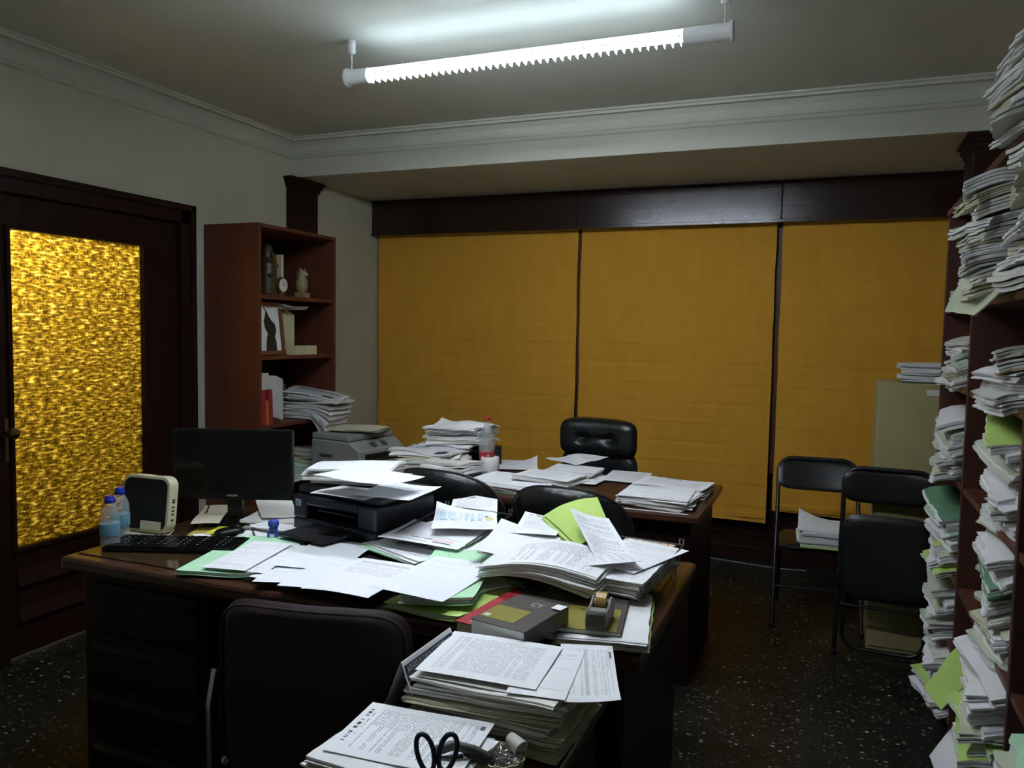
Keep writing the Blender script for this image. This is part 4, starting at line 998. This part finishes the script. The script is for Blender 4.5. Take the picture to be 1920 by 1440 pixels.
sheet('white sheet at the very front of the black pad', [(500, 1090), (610, 1105), (660, 1060), (560, 1045)], zl, 'pgBlank', .003, size=(.25, .2))
sheet('lower white sheet right of the mint folder', [(478, 1083), (570, 1097), (640, 1050), (555, 1035)], zl+.007, 'pgBlank', .002, uv=1)
sheet('small torn sheet in front of the mint folder', [(480, 1088), (552, 1098), (560, 1072), (500, 1068)], zl+.013, 'pgC', .003)
sheet('long white letter hanging over the desk edge', [(540, 1105), (640, 1120), (720, 1050), (620, 1035)], zl+.018, 'pgBlank', .004, uv=0, n=14, size=(.215, .30))
sheet('typed letter beside the mint folder, centre left', [(520, 1060), (640, 1075), (700, 1020), (590, 1012)], zl+.012, 'pgBlank', .003, uv=1)
sheet('letter with a slanted text block, front middle', [(585, 1120), (672, 1128), (778, 1062), (690, 1030)], zl+.027, 'pgJ', .005, uv=0, n=14, size=(.215, .30), lifts=((0, 0, -.008, .12),))
sheet('sheet under the printer tray', [(560, 1012), (700, 1030), (730, 1010), (600, 998)], zl+.003, 'p2', .003)
sheet('light blue card beside the printer foot', [(668, 1032), (690, 1036), (722, 1018), (705, 1010)], zl+.012, 'lblue', .001, n=4, name='card', cat='card')
pile('the slanting letters in the middle of the desk', -1.235, 2.23, zl+.010, -.42, .29, .21, (.005, .004, .004), ('mint', 'p', 'p'), 251, top='pgC', amp=.003, jit=.01)
# ---- papers in and in front of the first wire tray
sheet('bank statement with dark bars in the middle of the desk', [(725, 1003), (858, 1040), (900, 1000), (780, 978)], zl+.058, 'pgE', .006, uv=1, n=14, lifts=((0, 1, .01, .15), (1, 1, .01, .15)))
sheet('white sheet bridging the statement and the trays', [(820, 1025), (895, 1040), (925, 995), (865, 985)], zl+.044, 'p', .006, uv=0)

def wire_tray(cx, cy, rz, w, d, label, z=Z0):
    r = thing('wire_tray', label, 'letter tray', (cx, cy, z), rz, group='wire letter trays on the front desk')
    hw, hd, zt_, zb_ = w/2, d/2, .095, .035
    B().tube([(-hw, -hd, zt_-.03), (-hw, hd, zt_), (hw, hd, zt_), (hw, -hd, zt_-.03)], .0028, 6).build('rim_wire', 'steel', r, smooth=True)
    b = B().tube([(-hw+.01, -hd, zb_), (-hw+.01, hd-.01, zb_), (hw-.01, hd-.01, zb_), (hw-.01, -hd, zb_)], .0022, 6, closed=True)
    for i in range(9):
        x = -hw+.02+(w-.04)*i/8; b.cyl((x, -hd, zb_), (x, hd-.01, zb_), .0013, n=6)
        b.cyl((x, hd-.01, zb_), (x, hd, zt_), .0013, n=6)
    for i in range(7):
        y = -hd+.01+(d-.03)*i/6; q = (y+hd)/d
        for s in (-1, 1): b.cyl((s*(hw-.01), y, zb_), (s*hw, y, zt_-.03*(1-q)), .0013, n=6)
    b.build('wire_basket', 'steel', r)
    for sx in (-1, 1):
        for sy in (-1, 1): B().tube([(sx*(hw-.02), sy*(hd-.06), zb_), (sx*(hw-.015), sy*(hd-.06), .003), (sx*(hw-.015), sy*(hd-.02), .003), (sx*(hw-.02), sy*(hd-.02), zb_)], .0022, 6).build('wire_foot', 'steel', r)
    for sx in (-1, 1): B().tube([(sx*hw, hd, zt_-.005), (sx*hw, hd, zt_+.018), (sx*(hw-.012), hd, zt_+.018), (sx*(hw-.012), hd, zt_)], .0022, 6).build('corner_hook', 'steel', r)
wire_tray(-1.155, 2.365, math.radians(-4), .27, .33, 'wire letter tray next to the printer, holding the blue table sheet')
wire_tray(-.835, 2.31, math.radians(-8), .25, .34, 'wire letter tray in the middle, partly covered by the lime folder')
wire_tray(-.535, 2.21, math.radians(-6), .25, .37, 'wire letter tray at the right end of the desk')
pile('the sheaves in the first wire tray', -1.155, 2.36, Z0+.040, -.1, .25, .30, (.010, .010), ('p', 'p'), 261, amp=.006, jit=.004, jang=.02)
sheet('sheet with a pale blue printed table in the first tray', [(795, 997), (948, 992), (950, 960), (798, 952)], Z0+.088, 'pgF', .008, uv=0, n=16, lifts=((0, 1, .03, .15), (1, 1, .02, .1)))
sheet('headed sheet sticking up behind the blue table sheet', [(842, 968), (935, 968), (930, 943), (850, 940)], Z0+.076, 'pgH', .008, uv=0, lifts=((.5, 1, .02, .2),))
pile('the sheaves in the middle wire tray', -.835, 2.30, Z0+.040, -.14, .23, .31, (.010, .009, .008), ('p', 'p2', 'p'), 263, amp=.005, jit=.003, jang=.02)
sheet('blank sheet folded like a tent over the middle tray', [(912, 1040), (1010, 1050), (1050, 1012), (920, 985)], Z0+.090, 'p', .008, uv=0, n=14, lifts=((0, 1, .03, .2), (1, 0, -.02, .2)))
sheet('headed form behind the tent-folded sheet', [(960, 1000), (1060, 1010), (1045, 975), (985, 968)], Z0+.100, 'pgH', .006, uv=0, n=12, lifts=((0, 1, .015, .15),))
# lime folder standing up out of the middle tray
def patch(name, c4, mat, bulge=0, parent=None, off=(0, 0, 0), n=12, th=.0012, uv=0):
    c4 = [Vector(c)+Vector(off) for c in c4]; nr = (c4[1]-c4[0]).cross(c4[3]-c4[0]).normalized()
    if nr.z < 0: nr = -nr
    o = (c4[0]+c4[1]+c4[2]+c4[3])/4 if parent is None else Vector((0, 0, 0)); vs = []; uvs = []
    for lay in (0, 1):
        for j in range(n+1):
            for i in range(n+1):
                u, v = i/n, j/n
                p = (c4[0]*(1-u)+c4[1]*u)*(1-v)+(c4[3]*(1-u)+c4[2]*u)*v
                p = p+nr*(bulge*math.sin(PI*u)*math.sin(PI*v*.5+PI*.25)+lay*th+.004*noise.noise((u*3, v*3, bulge*90)))-o
                vs.append(p); uvs.append(((u, 1-v), (1-v, 1-u))[uv])
    W = n+1; T_ = W*W; fs = []; ms = []
    for j in range(n):
        for i in range(n):
            a = j*W+i; fs += [(a, a+W, a+W+1, a+1), (T_+a, T_+a+1, T_+a+W+1, T_+a+W)]; ms += [1, 0]
    for i in range(n):
        a = n*W+i; fs += [(i, i+1, T_+i+1, T_+i), (a+1, a, T_+a, T_+a+1)]; a = i*W; fs.append((a+W, a, T_+a, T_+a+W)); a += n; fs.append((a, a+W, T_+a+W, T_+a)); ms += [1]*4
    return B()._add(vs, fs, ms, uvs).build(name, [mat, mat if mat in ('lime', 'p4') else 'p'], parent, tuple(o), smooth=True)
def lime():
    q = [ay(1085, 1024, 2.18), ay(1152, 1008, 2.24), ay(1120, 932, 2.52), ay(1020, 966, 2.46)]
    o = sum(q, Vector())/4; r = thing('document_folder', 'lime green folder tipped up against the black chair', 'folder', tuple(o))
    q = [c-o for c in q]
    patch('front_cover', q, 'lime', .020, r)
    patch('middle_flap', q, 'lime', .012, r, (-.006, -.004, -.012)); patch('inner_sheets', q, 'p4', .008, r, (-.004, -.002, -.018), th=.004)
    patch('back_cover', q, 'lime', .004, r, (-.010, -.006, -.026))
lime()
# right tray papers
z = pile('the deep stack in the right-hand wire tray', -.535, 2.18, Z0+.040, -.10, .23, .35, (.011, .009, .009, .007, .006), ('p2', 'p', 'manila', 'p', 'p'), 265, amp=.004, jit=.004, jang=.03, top='pgD')
sheet('tan card at the back of the right-hand wire tray', [(1150, 1030), (1240, 1050), (1262, 1022), (1170, 1008)], z+.001, 'manila', .002, name='card', cat='card')
tag(patch('paper_sheet', [ay(1112, 1040, 2.10), ay(1196, 1062, 2.10), ay(1141, 972, 2.30), ay(1068, 952, 2.26)], 'pgA', -.012), 'shaded letter curling up over the lime folder', 'paper')
sheet('white top sheet of the right-hand tray', [(1118, 1045), (1195, 1090), (1258, 1030), (1165, 1005)], z+.005, 'pgC', .003, n=10)

# ---- the light green files in front middle
z = folder('lime folder lowest of the front middle files', [(757, 1146), (874, 1178), (948, 1108), (850, 1062)], Z0+.006, 'lime', .010, seed=7)
pile('the sheaves between the two front middle folders', -.965, 1.945, z, .95, .29, .21, (.005, .005), ('p', 'p'), 271, amp=.003, jit=.006, jang=.05)
z2 = folder('mint green folder on the front middle files', [(770, 1135), (888, 1140), (938, 1036), (812, 1023)], z+.012, 'mint', .016, seed=9)
sheet('large bluish-white letter on the front middle files', [(706, 1120), (816, 1147), (916, 1050), (836, 1030)], z2+.003, 'pgBlank', .004, uv=0, n=14, size=(.22, .34))
# ---- arched white court file
z3 = pile('the arched court file right of the mint folder', -.70, 2.035, Z0+.052, -.02, .33, .23, (.010, .009, .009, .008, .008), ('p2', 'p', 'mint', 'p', 'p'), 273, amp=.006, jit=.012, jang=.06, archx=.028, top='pgB', uv=3)
o = B().layer(.12, .19, 0, .001, 8, 8, wavef(.003, 3, .12, .19)).build('paper_sheet', ['pgA', 'p'], None, (-.565, 2.09, z3+.014), -.9, smooth=True); tag(o, 'tilted printed leaf at the right end of the arched court file', 'paper')
# ---- books and tape dispenser
c, ang, w, d = quad([(1040, 1188), (1195, 1212), (1228, 1112), (1062, 1108)], Z0+.02)
pile('the white sheaves under the olive book', c.x+.01, c.y, Z0, ang, w, d, (.007, .007, .006), ('lime', 'p', 'p'), 281, amp=.002, jit=.005, jang=.03)
c, ang, w, d = quad([(1040, 1178), (1165, 1192), (1180, 1124), (1062, 1112)], Z0+.028)
r = thing('paperback_book', 'olive and grey book under the tape dispenser', 'book', (c.x, c.y, Z0+.0215), ang)
B().box(-w/2, w/2, -d/2, d/2, .010, .0115).box(-w/2, w/2, -d/2, d/2, 0, .001).build('cover', 'bookg', r); B().box(-w/2+.002, w/2-.002, -d/2+.002, d/2-.002, .0011, .0099).build('pages', 'p2', r)
B().box(-w/2, w/2-.012, -d/2, d*.10, .0116, .0119).build('olive_band', 'booko', r)
text('cover_title', 'REGLAMENTO', 'booko', r, .11, .008, T(0.01, d*.17, .0118)); text('cover_title', 'CIVIL', 'ink', r, .03, .007, T(-.015, d*.02, .0120))
tz = Z0+.0215+.0122
tp = az(1120, 1176, tz)
r = thing('tape_dispenser', 'grey tape dispenser with an amber roll standing on the olive book', 'tape dispenser', (tp.x-.002, tp.y+.03, tz), math.radians(5))
out = [(-.055, 0), (.045, 0), (.058, .012), (.060, .034), (.045, .052), (.022, .060), (-.012, .046), (-.052, .046), (-.060, .030), (-.060, .008)]
Mx = Matrix(((0, 0, 1, 0), (1, 0, 0, 0), (0, 1, 0, 0), (0, 0, 0, 1)))
B().prism([(y, z_) for y, z_ in out], -.025, -.019, 0, Mx).prism([(y, z_) for y, z_ in out], .019, .025, 0, Mx).box(-.0189, .0189, -.058, .044, 0, .020).box(-.0189, .0189, -.060, -.02, .0201, .045).build('dispenser_body', 'gum', r, bev=.002)
B().cyl((-.013, .020, .043), (.013, .020, .043), .026, n=28).build('tape_roll', 'tape', r, smooth=True)
B().cyl((-.0185, .020, .043), (.0185, .020, .043), .010, n=18).build('roll_core', 'white', r)
B().box(-.02, .02, -.0625, -.0601, .040, .050).build('cutter_blade', 'chrome', r)
# grey/red book below, then the thick book
zb = Z0
c, ang, w, d = quad([(878, 1172), (985, 1205), (1062, 1128), (965, 1100)], Z0+.03)
r = thing('hardback_book', 'grey book with a red corner, under the thick grey and olive book', 'book', (c.x-.01, c.y+.01, Z0+.001), ang)
B().box(-w/2, w/2, -d/2, d/2, .031, .033).box(-w/2, w/2, -d/2, d/2, 0, .002).box(w/2-.002, w/2, -d/2, d/2, .0021, .0309).build('cover', 'bookg', r); B().box(-w/2+.004, w/2-.003, -d/2+.003, d/2-.003, .0022, .0308).build('pages', 'p3', r)
B().prism([(-w/2, -d/2), (-w/2+.10, -d/2), (-w/2+.04, d/2-.04), (-w/2, d/2-.02)], .0331, .0335).build('red_corner', 'red', r)
B().box(-w/2+.03, -w/2+.045, -d/2+.02, -d/2+.09, .0336, .0338).build('white_stripe', 'lw', r)
zb2 = Z0+.0355
c, ang, w, d = quad([(900, 1158), (985, 1192), (1056, 1135), (963, 1112)], zb2+.042)
r = thing('hardback_book', 'thick grey book with an olive square, lying between files and tape dispenser', 'book', (c.x, c.y, zb2), ang)
B().box(-w/2, w/2, -d/2, d/2, .040, .042).box(-w/2, w/2, -d/2, d/2, 0, .002).box(w/2-.002, w/2, -d/2, d/2, .0021, .0399).build('cover', 'bookg', r); B().box(-w/2+.001, w/2-.003, -d/2-.0+.004, d/2-.004, .0022, .0398).build('pages', 'p', r)
B().box(-w/2+.002, w/2-.05, -d/2+.03, -d/2+.115, .0421, .0424).build('olive_square', 'booko', r)
text('cover_letters', 'CY', 'lw', r, .032, .022, T(.01, d*.30, .0422)); text('cover_line', 'PARTE ESPECIAL', 'greyp', r, .05, .006, T(.0, d*.19, .0422))
B().box(-w/2+.008, -w/2+.024, -d/2+.036, -d/2+.052, .0425, .0427).build('publisher_mark', 'lw', r)
sheet('small white slip sticking out of the thick book', [(1035, 1140), (1052, 1146), (1062, 1138), (1046, 1133)], zb2+.046, 'p', 0, n=2)
r = thing('paperback_book', 'dark blue booklet under the arched court file', 'book', (-.60, 1.99, Z0+.001), .2)
B().box(-.11, .11, -.09, .09, 0, .022).build('pages', 'p3', r); B().box(-.112, .112, -.092, .092, .0221, .024).build('cover', 'navyc', r); B().box(-.04, .03, -.088, -.06, .0241, .0245).build('blue_patch', 'lblue', r)

# ---- the side wing: calendar, piles, scissors, clips
def calendar():
    a0 = az(752, 1243, .835); a1 = az(840, 1180, .835)
    r = thing('desk_calendar', 'tent-shaped desk calendar with a dark blue heading', 'calendar', (a0.x-.0, a0.y, RZ+.0008)); r.rotation_euler = (0, 0, math.atan2(a1.y-a0.y, a1.x-a0.x)-PI/2)
    Hc, L = .135, (a1-a0).length+.01
    for s, nm in ((1, 'printed_leaf'), (-1, 'back_leaf')):
        bx = .052*s
        b = B()._add([(0, 0, Hc), (0, L, Hc), (bx, L, 0), (bx, 0, 0), (.0012*s, 0, Hc), (.0012*s, L, Hc), (bx+.0012*s, L, 0), (bx+.0012*s, 0, 0)],
                     [(0, 1, 2, 3), (4, 7, 6, 5), (0, 3, 7, 4), (1, 5, 6, 2), (0, 4, 5, 1), (3, 2, 6, 7)])
        b.build(nm, 'p' if s > 0 else 'greyp', r)
    sl = math.atan2(Hc, .052)
    # local frame of the printed leaf: u along +y, w down the slope
    ex = Vector((0, 1, 0)); ey = Vector((-.052, 0, Hc)).normalized(); ez = ex.cross(ey)
    if ez.x < 0: ez = -ez
    def MF(u, dn):
        o = Vector((.0014, 0, Hc))-ey*dn+ex*u+ez*.0003
        # reading direction: text runs from near end to far end
        m = Matrix((ex, ey, ez)).transposed().to_4x4(); m.translation = o; return m
    q = B(); 
    for (u0, u1, d0, d1) in ((.004, L-.034, .009, .040),):
        q.box(u0-L/2, u1-L/2, -d1, -d0, 0, .0003, 0, MF(L/2, 0))
    for i in range(4):
        u0 = .006+i*(L-.02)/4; q.box(u0-L/2, u0+.035-L/2, -.052, -.044, 0, .0003, 0, MF(L/2, 0))
    q.box(L/2-.034, L/2-.004, -.016, -.009, 0, .0003, 0, MF(L/2, 0))
    q.build('heading_band', 'navyc', r)
    text('heading', 'JUZGADOS DE GUARDIA DE TORREVIEJA', 'lw', r, L-.05, .014, MF(L/2-.014, .020) @ T(0, 0, .0004))
    text('year', '2025', 'navyc', r, .028, .016, MF(L-.019, .026) @ T(0, 0, .0002))
calendar()
# big pile
zp = pile('the thick pile on the side wing', -.60, 1.47, RZ+.001, -.02, .32, .25, (.012, .013, .012, .012, .012, .012, .011, .010, .010), ('p3', 'p3', 'p4', 'p3', 'p4', 'p3', 'p2', 'p2', 'p2'), 301, amp=.006, jit=.012, jang=.10, rag=.005, lay=4)
sheet('logo letter at the right of the thick pile', [(1040, 1330), (1147, 1312), (1162, 1219), (1060, 1205)], zp+.003, 'pgG', .004, uv=3, n=14, lifts=((1, 0, .01, .1),))
sheet('second letter fanned out on the thick pile', [(950, 1300), (1065, 1318), (1092, 1222), (1000, 1210)], zp+.008, 'pgC', .003, uv=0)
sheet('dense printed letter on top of the thick pile', [(782, 1254), (1000, 1302), (1058, 1208), (850, 1186)], zp+.014, 'pgD', .003, uv=3, n=14)
sheet('white sheet just under the dense letter', [(800, 1262), (990, 1318), (1050, 1225), (860, 1200)], zp+.004, 'p2', .002)
# front pile
z = pile('the pile nearest the viewer', -.685, 1.195, RZ+.001, -.06, .27, .21, (.012, .011, .011, .010, .009), ('p2', 'p', 'p', 'p2', 'p'), 303, amp=.004, jit=.006, jang=.04)
sheet('court letter with a barcode nearest the viewer', [(588, 1412), (860, 1450), (934, 1356), (705, 1322)], z+.003, 'pgB', .002, uv=3, n=14)
# pen cup with scissors (the cup itself is just below the picture)
def scissors():
    p = ay(818, 1452, 1.10)
    cup = thing('pen_cup', 'dark pen cup holding the scissors at the bottom edge', 'cup', (p.x, p.y, RZ+.0008))
    zt_ = .055
    B().lathe([(.030, 0), (.036, 0), (.038, zt_), (.035, zt_), (.033, .004), (.001, .003)], n=24).build('cup_body', 'greyd', cup, smooth=True)
    r = thing('scissors', 'scissors with dark blue loop handles standing in the pen cup', 'scissors', (p.x, p.y, RZ+.008), math.radians(20))
    for s in (-1, 1):
        q = []
        for i in range(28):
            t = 2*PI*i/28; a = .0135*math.cos(t)*(1.0+.12*math.sin(t)); b_ = .032*math.sin(t)
            q.append((s*.0175+a+s*.006*math.sin(t), s*.002, .108+b_))
        B().tube(q, .0042, 8, closed=True).build('handle', 'navyc', r, smooth=True)
        B().tube([(s*.010, s*.002, .082), (s*.004, s*.002, .07), (0, s*.002, .06)], .0045, 8).build('handle_neck', 'navyc', r, smooth=True)
        B()._add([(-s*.007, s*.0005, .064), (s*.007, s*.0005, .064), (-s*.001, s*.0005, .0), (-s*.007, s*.0025, .064), (s*.007, s*.0025, .064), (-s*.001, s*.0025, .0)], [(0, 1, 2), (3, 5, 4), (0, 3, 4, 1), (1, 4, 5, 2), (2, 5, 3, 0)]).build('blade', 'chrome', r)
scissors()
def remover():
    p = az(872, 1432, .745)
    r = thing('staple_remover', 'dark grey staple remover lying beside the scissors', 'staple remover', (p.x, p.y, .745), math.radians(25))
    for s in (0, 1):
        B().tube([(-.05, 0, .004+s*.02), (-.02, 0, .008+s*.026), (.015, 0, .010+s*.014), (.04, .0, .006+s*.004)], .009, 10).build('jaw', 'greyd', r, smooth=True)
    B().cyl((.0, -.012, .016), (.0, .012, .016), .004, n=10).build('pivot', 'steel', r)
remover()
dp = az(940, 1412, .735)
def dish():
    r = thing('clip_dish', 'cream scalloped dish full of paper clips at the front', 'dish', (dp.x, dp.y, RZ+.0008))
    n = 48; vs = []; prof = [(.020, 0), (.030, .004), (.040, .018), (.044, .032), (.042, .032), (.037, .018), (.026, .006), (.001, .005)]
    for (rr, z_) in prof:
        for k in range(n):
            t_ = 2*PI*k/n; m = 1+(.05*math.cos(12*t_) if z_ > .01 else 0); vs.append((rr*m*math.cos(t_), rr*m*math.sin(t_), z_))
    fs = [(i*n+k, i*n+(k+1) % n, (i+1)*n+(k+1) % n, (i+1)*n+k) for i in range(len(prof)-1) for k in range(n)]+[tuple(reversed(range(n)))]
    B()._add(vs, fs).build('dish_body', 'creamc', r, smooth=True)
dish()
clip = B().tube([(.004, -.008, 0), (.004, .012, 0), (.002, .015, 0), (-.002, .015, 0), (-.004, .012, 0), (-.004, -.012, 0), (-.002, -.015, 0), (.003, -.015, 0), (.0055, -.012, 0), (.0055, .008, 0)], .0006, 5)
c0 = None; rr = random.Random(4)
for i in range(42):
    if c0 is None: c0 = clip.build('paper_clip', 'chrome'); o = c0
    else: o = c0.copy(); COL.objects.link(o)
    a = rr.uniform(0, 2*PI); q = .030*math.sqrt(rr.random())
    o.location = (dp.x+q*math.cos(a), dp.y+q*math.sin(a), RZ+.018+.014*rr.random()+.006*(1-q/.03)); o.rotation_euler = (rr.uniform(-.5, .5), rr.uniform(-.5, .5), rr.uniform(0, 6)); o.scale = (1.3, 1.2, 1)
    tag(o, 'wire paper clip in the cream scalloped dish', 'paper clip', 'paper clips in the dish')
r = thing('glue_cap', 'cream ribbed bottle cap tipped over in the clip dish', 'cap', (dp.x+.018, dp.y+.022, RZ+.048), rot=(0, math.radians(108), math.radians(-25)))
B().lathe([(.010, -.016), (.011, -.014), (.0155, .014), (.0155, .017), (.013, .017), (.009, -.012), (.001, -.012)], n=24).build('cap_shell', 'p2', r, smooth=True)

# ---- desk chair pushed up to the front desk, seen from behind
def desk_chair():
    r = thing('desk_chair', 'dark brown desk chair seen from behind, pushed up to the front desk', 'chair', (-1.105, 1.50, 0), math.radians(11))
    w, top, h = .485, .85, .46
    def f(p): q = p[0]/(w/2); return (p[0], p[1]+.035*q*q, p[2]+top-h/2)
    B().pillow(w, h, .062, 7, 10, f, nt=72, nr=12).build('backrest', 'brown', r, smooth=True)
    q = []
    for i in range(72):
        t_ = 2*PI*i/72; c_ = math.copysign(abs(math.cos(t_))**(2/7), math.cos(t_)); s_ = math.copysign(abs(math.sin(t_))**(2/7), math.sin(t_))
        x, y, z_ = f((c_*w*.485, -.026, s_*h*.485)); q.append((x, y, z_))
    B().tube(q, .0035, 6, closed=True).build('piping', 'brown', r, smooth=True)
    B().pillow(.48, .45, .08, 6, 6, lambda p: (p[0], p[2]+.25, p[1]+.43)).build('seat', 'brown', r, smooth=True)
    for s in (-1, 1):
        B().tube([(s*.22, .46, 0), (s*.22, .44, .40), (s*.22, .05, .41), (s*.22, -.005, .45)], .010, 8).build('side_frame', 'chrome', r, smooth=True)
        B().tube([(s*.238, -.012, .68), (s*.240, -.035, .60), (s*.236, -.035, .40), (s*.22, -.02, 0)], .010, 8).build('rear_leg', 'chrome', r, smooth=True)
desk_chair()

# cables
b = B().tube([az(1310, 1043, .004), az(1370, 1052, .004), az(1420, 1060, .004), az(1470, 1067, .004), az(1512, 1070, .004)], .004, 6).build('floor_cable', 'greyp', smooth=True); tag(b, 'thin pale cable lying on the floor under the blinds', 'cable')
b = B().tube([(XL+.004, 3.43, 2.16), (XL+.004, 3.44, 1.6), (XL+.004, 3.462, 1.3), (XL+.004, 3.475, .9), (XL+.004, 3.475, .1)], .004, 6).build('wall_cable', 'p2', smooth=True); tag(b, 'thin cream cable running down the wall beside the door', 'cable')
b = B().tube([(XL+.004, DY0-.3, 2.158), (XL+.004, 3.43, 2.158)], .0035, 6).build('wall_cable', 'p2', smooth=True); tag(b, 'thin cream cable running along the top of the door frame', 'cable')

# ================================================================== WORLD / CAMERA / VIEW
w = bpy.data.worlds.new('night'); scn.world = w; w.use_nodes = True
w.node_tree.nodes['Background'].inputs[0].default_value = (.01, .012, .02, 1); w.node_tree.nodes['Background'].inputs[1].default_value = .3
cam = bpy.data.cameras.new('camera'); co = bpy.data.objects.new('camera', cam); COL.objects.link(co)
cam.sensor_width = 36; cam.lens = F_PX/1920*36; cam.clip_start = .05; cam.clip_end = 60
co.matrix_world = T(0, 0, EYE) @ ROT.to_4x4()
scn.camera = co
scn.view_settings.view_transform = 'Standard'; scn.view_settings.look = 'None'; scn.view_settings.gamma = 1
scn.view_settings.use_curve_mapping = False; scn.view_settings.exposure = 2.42
_wc()
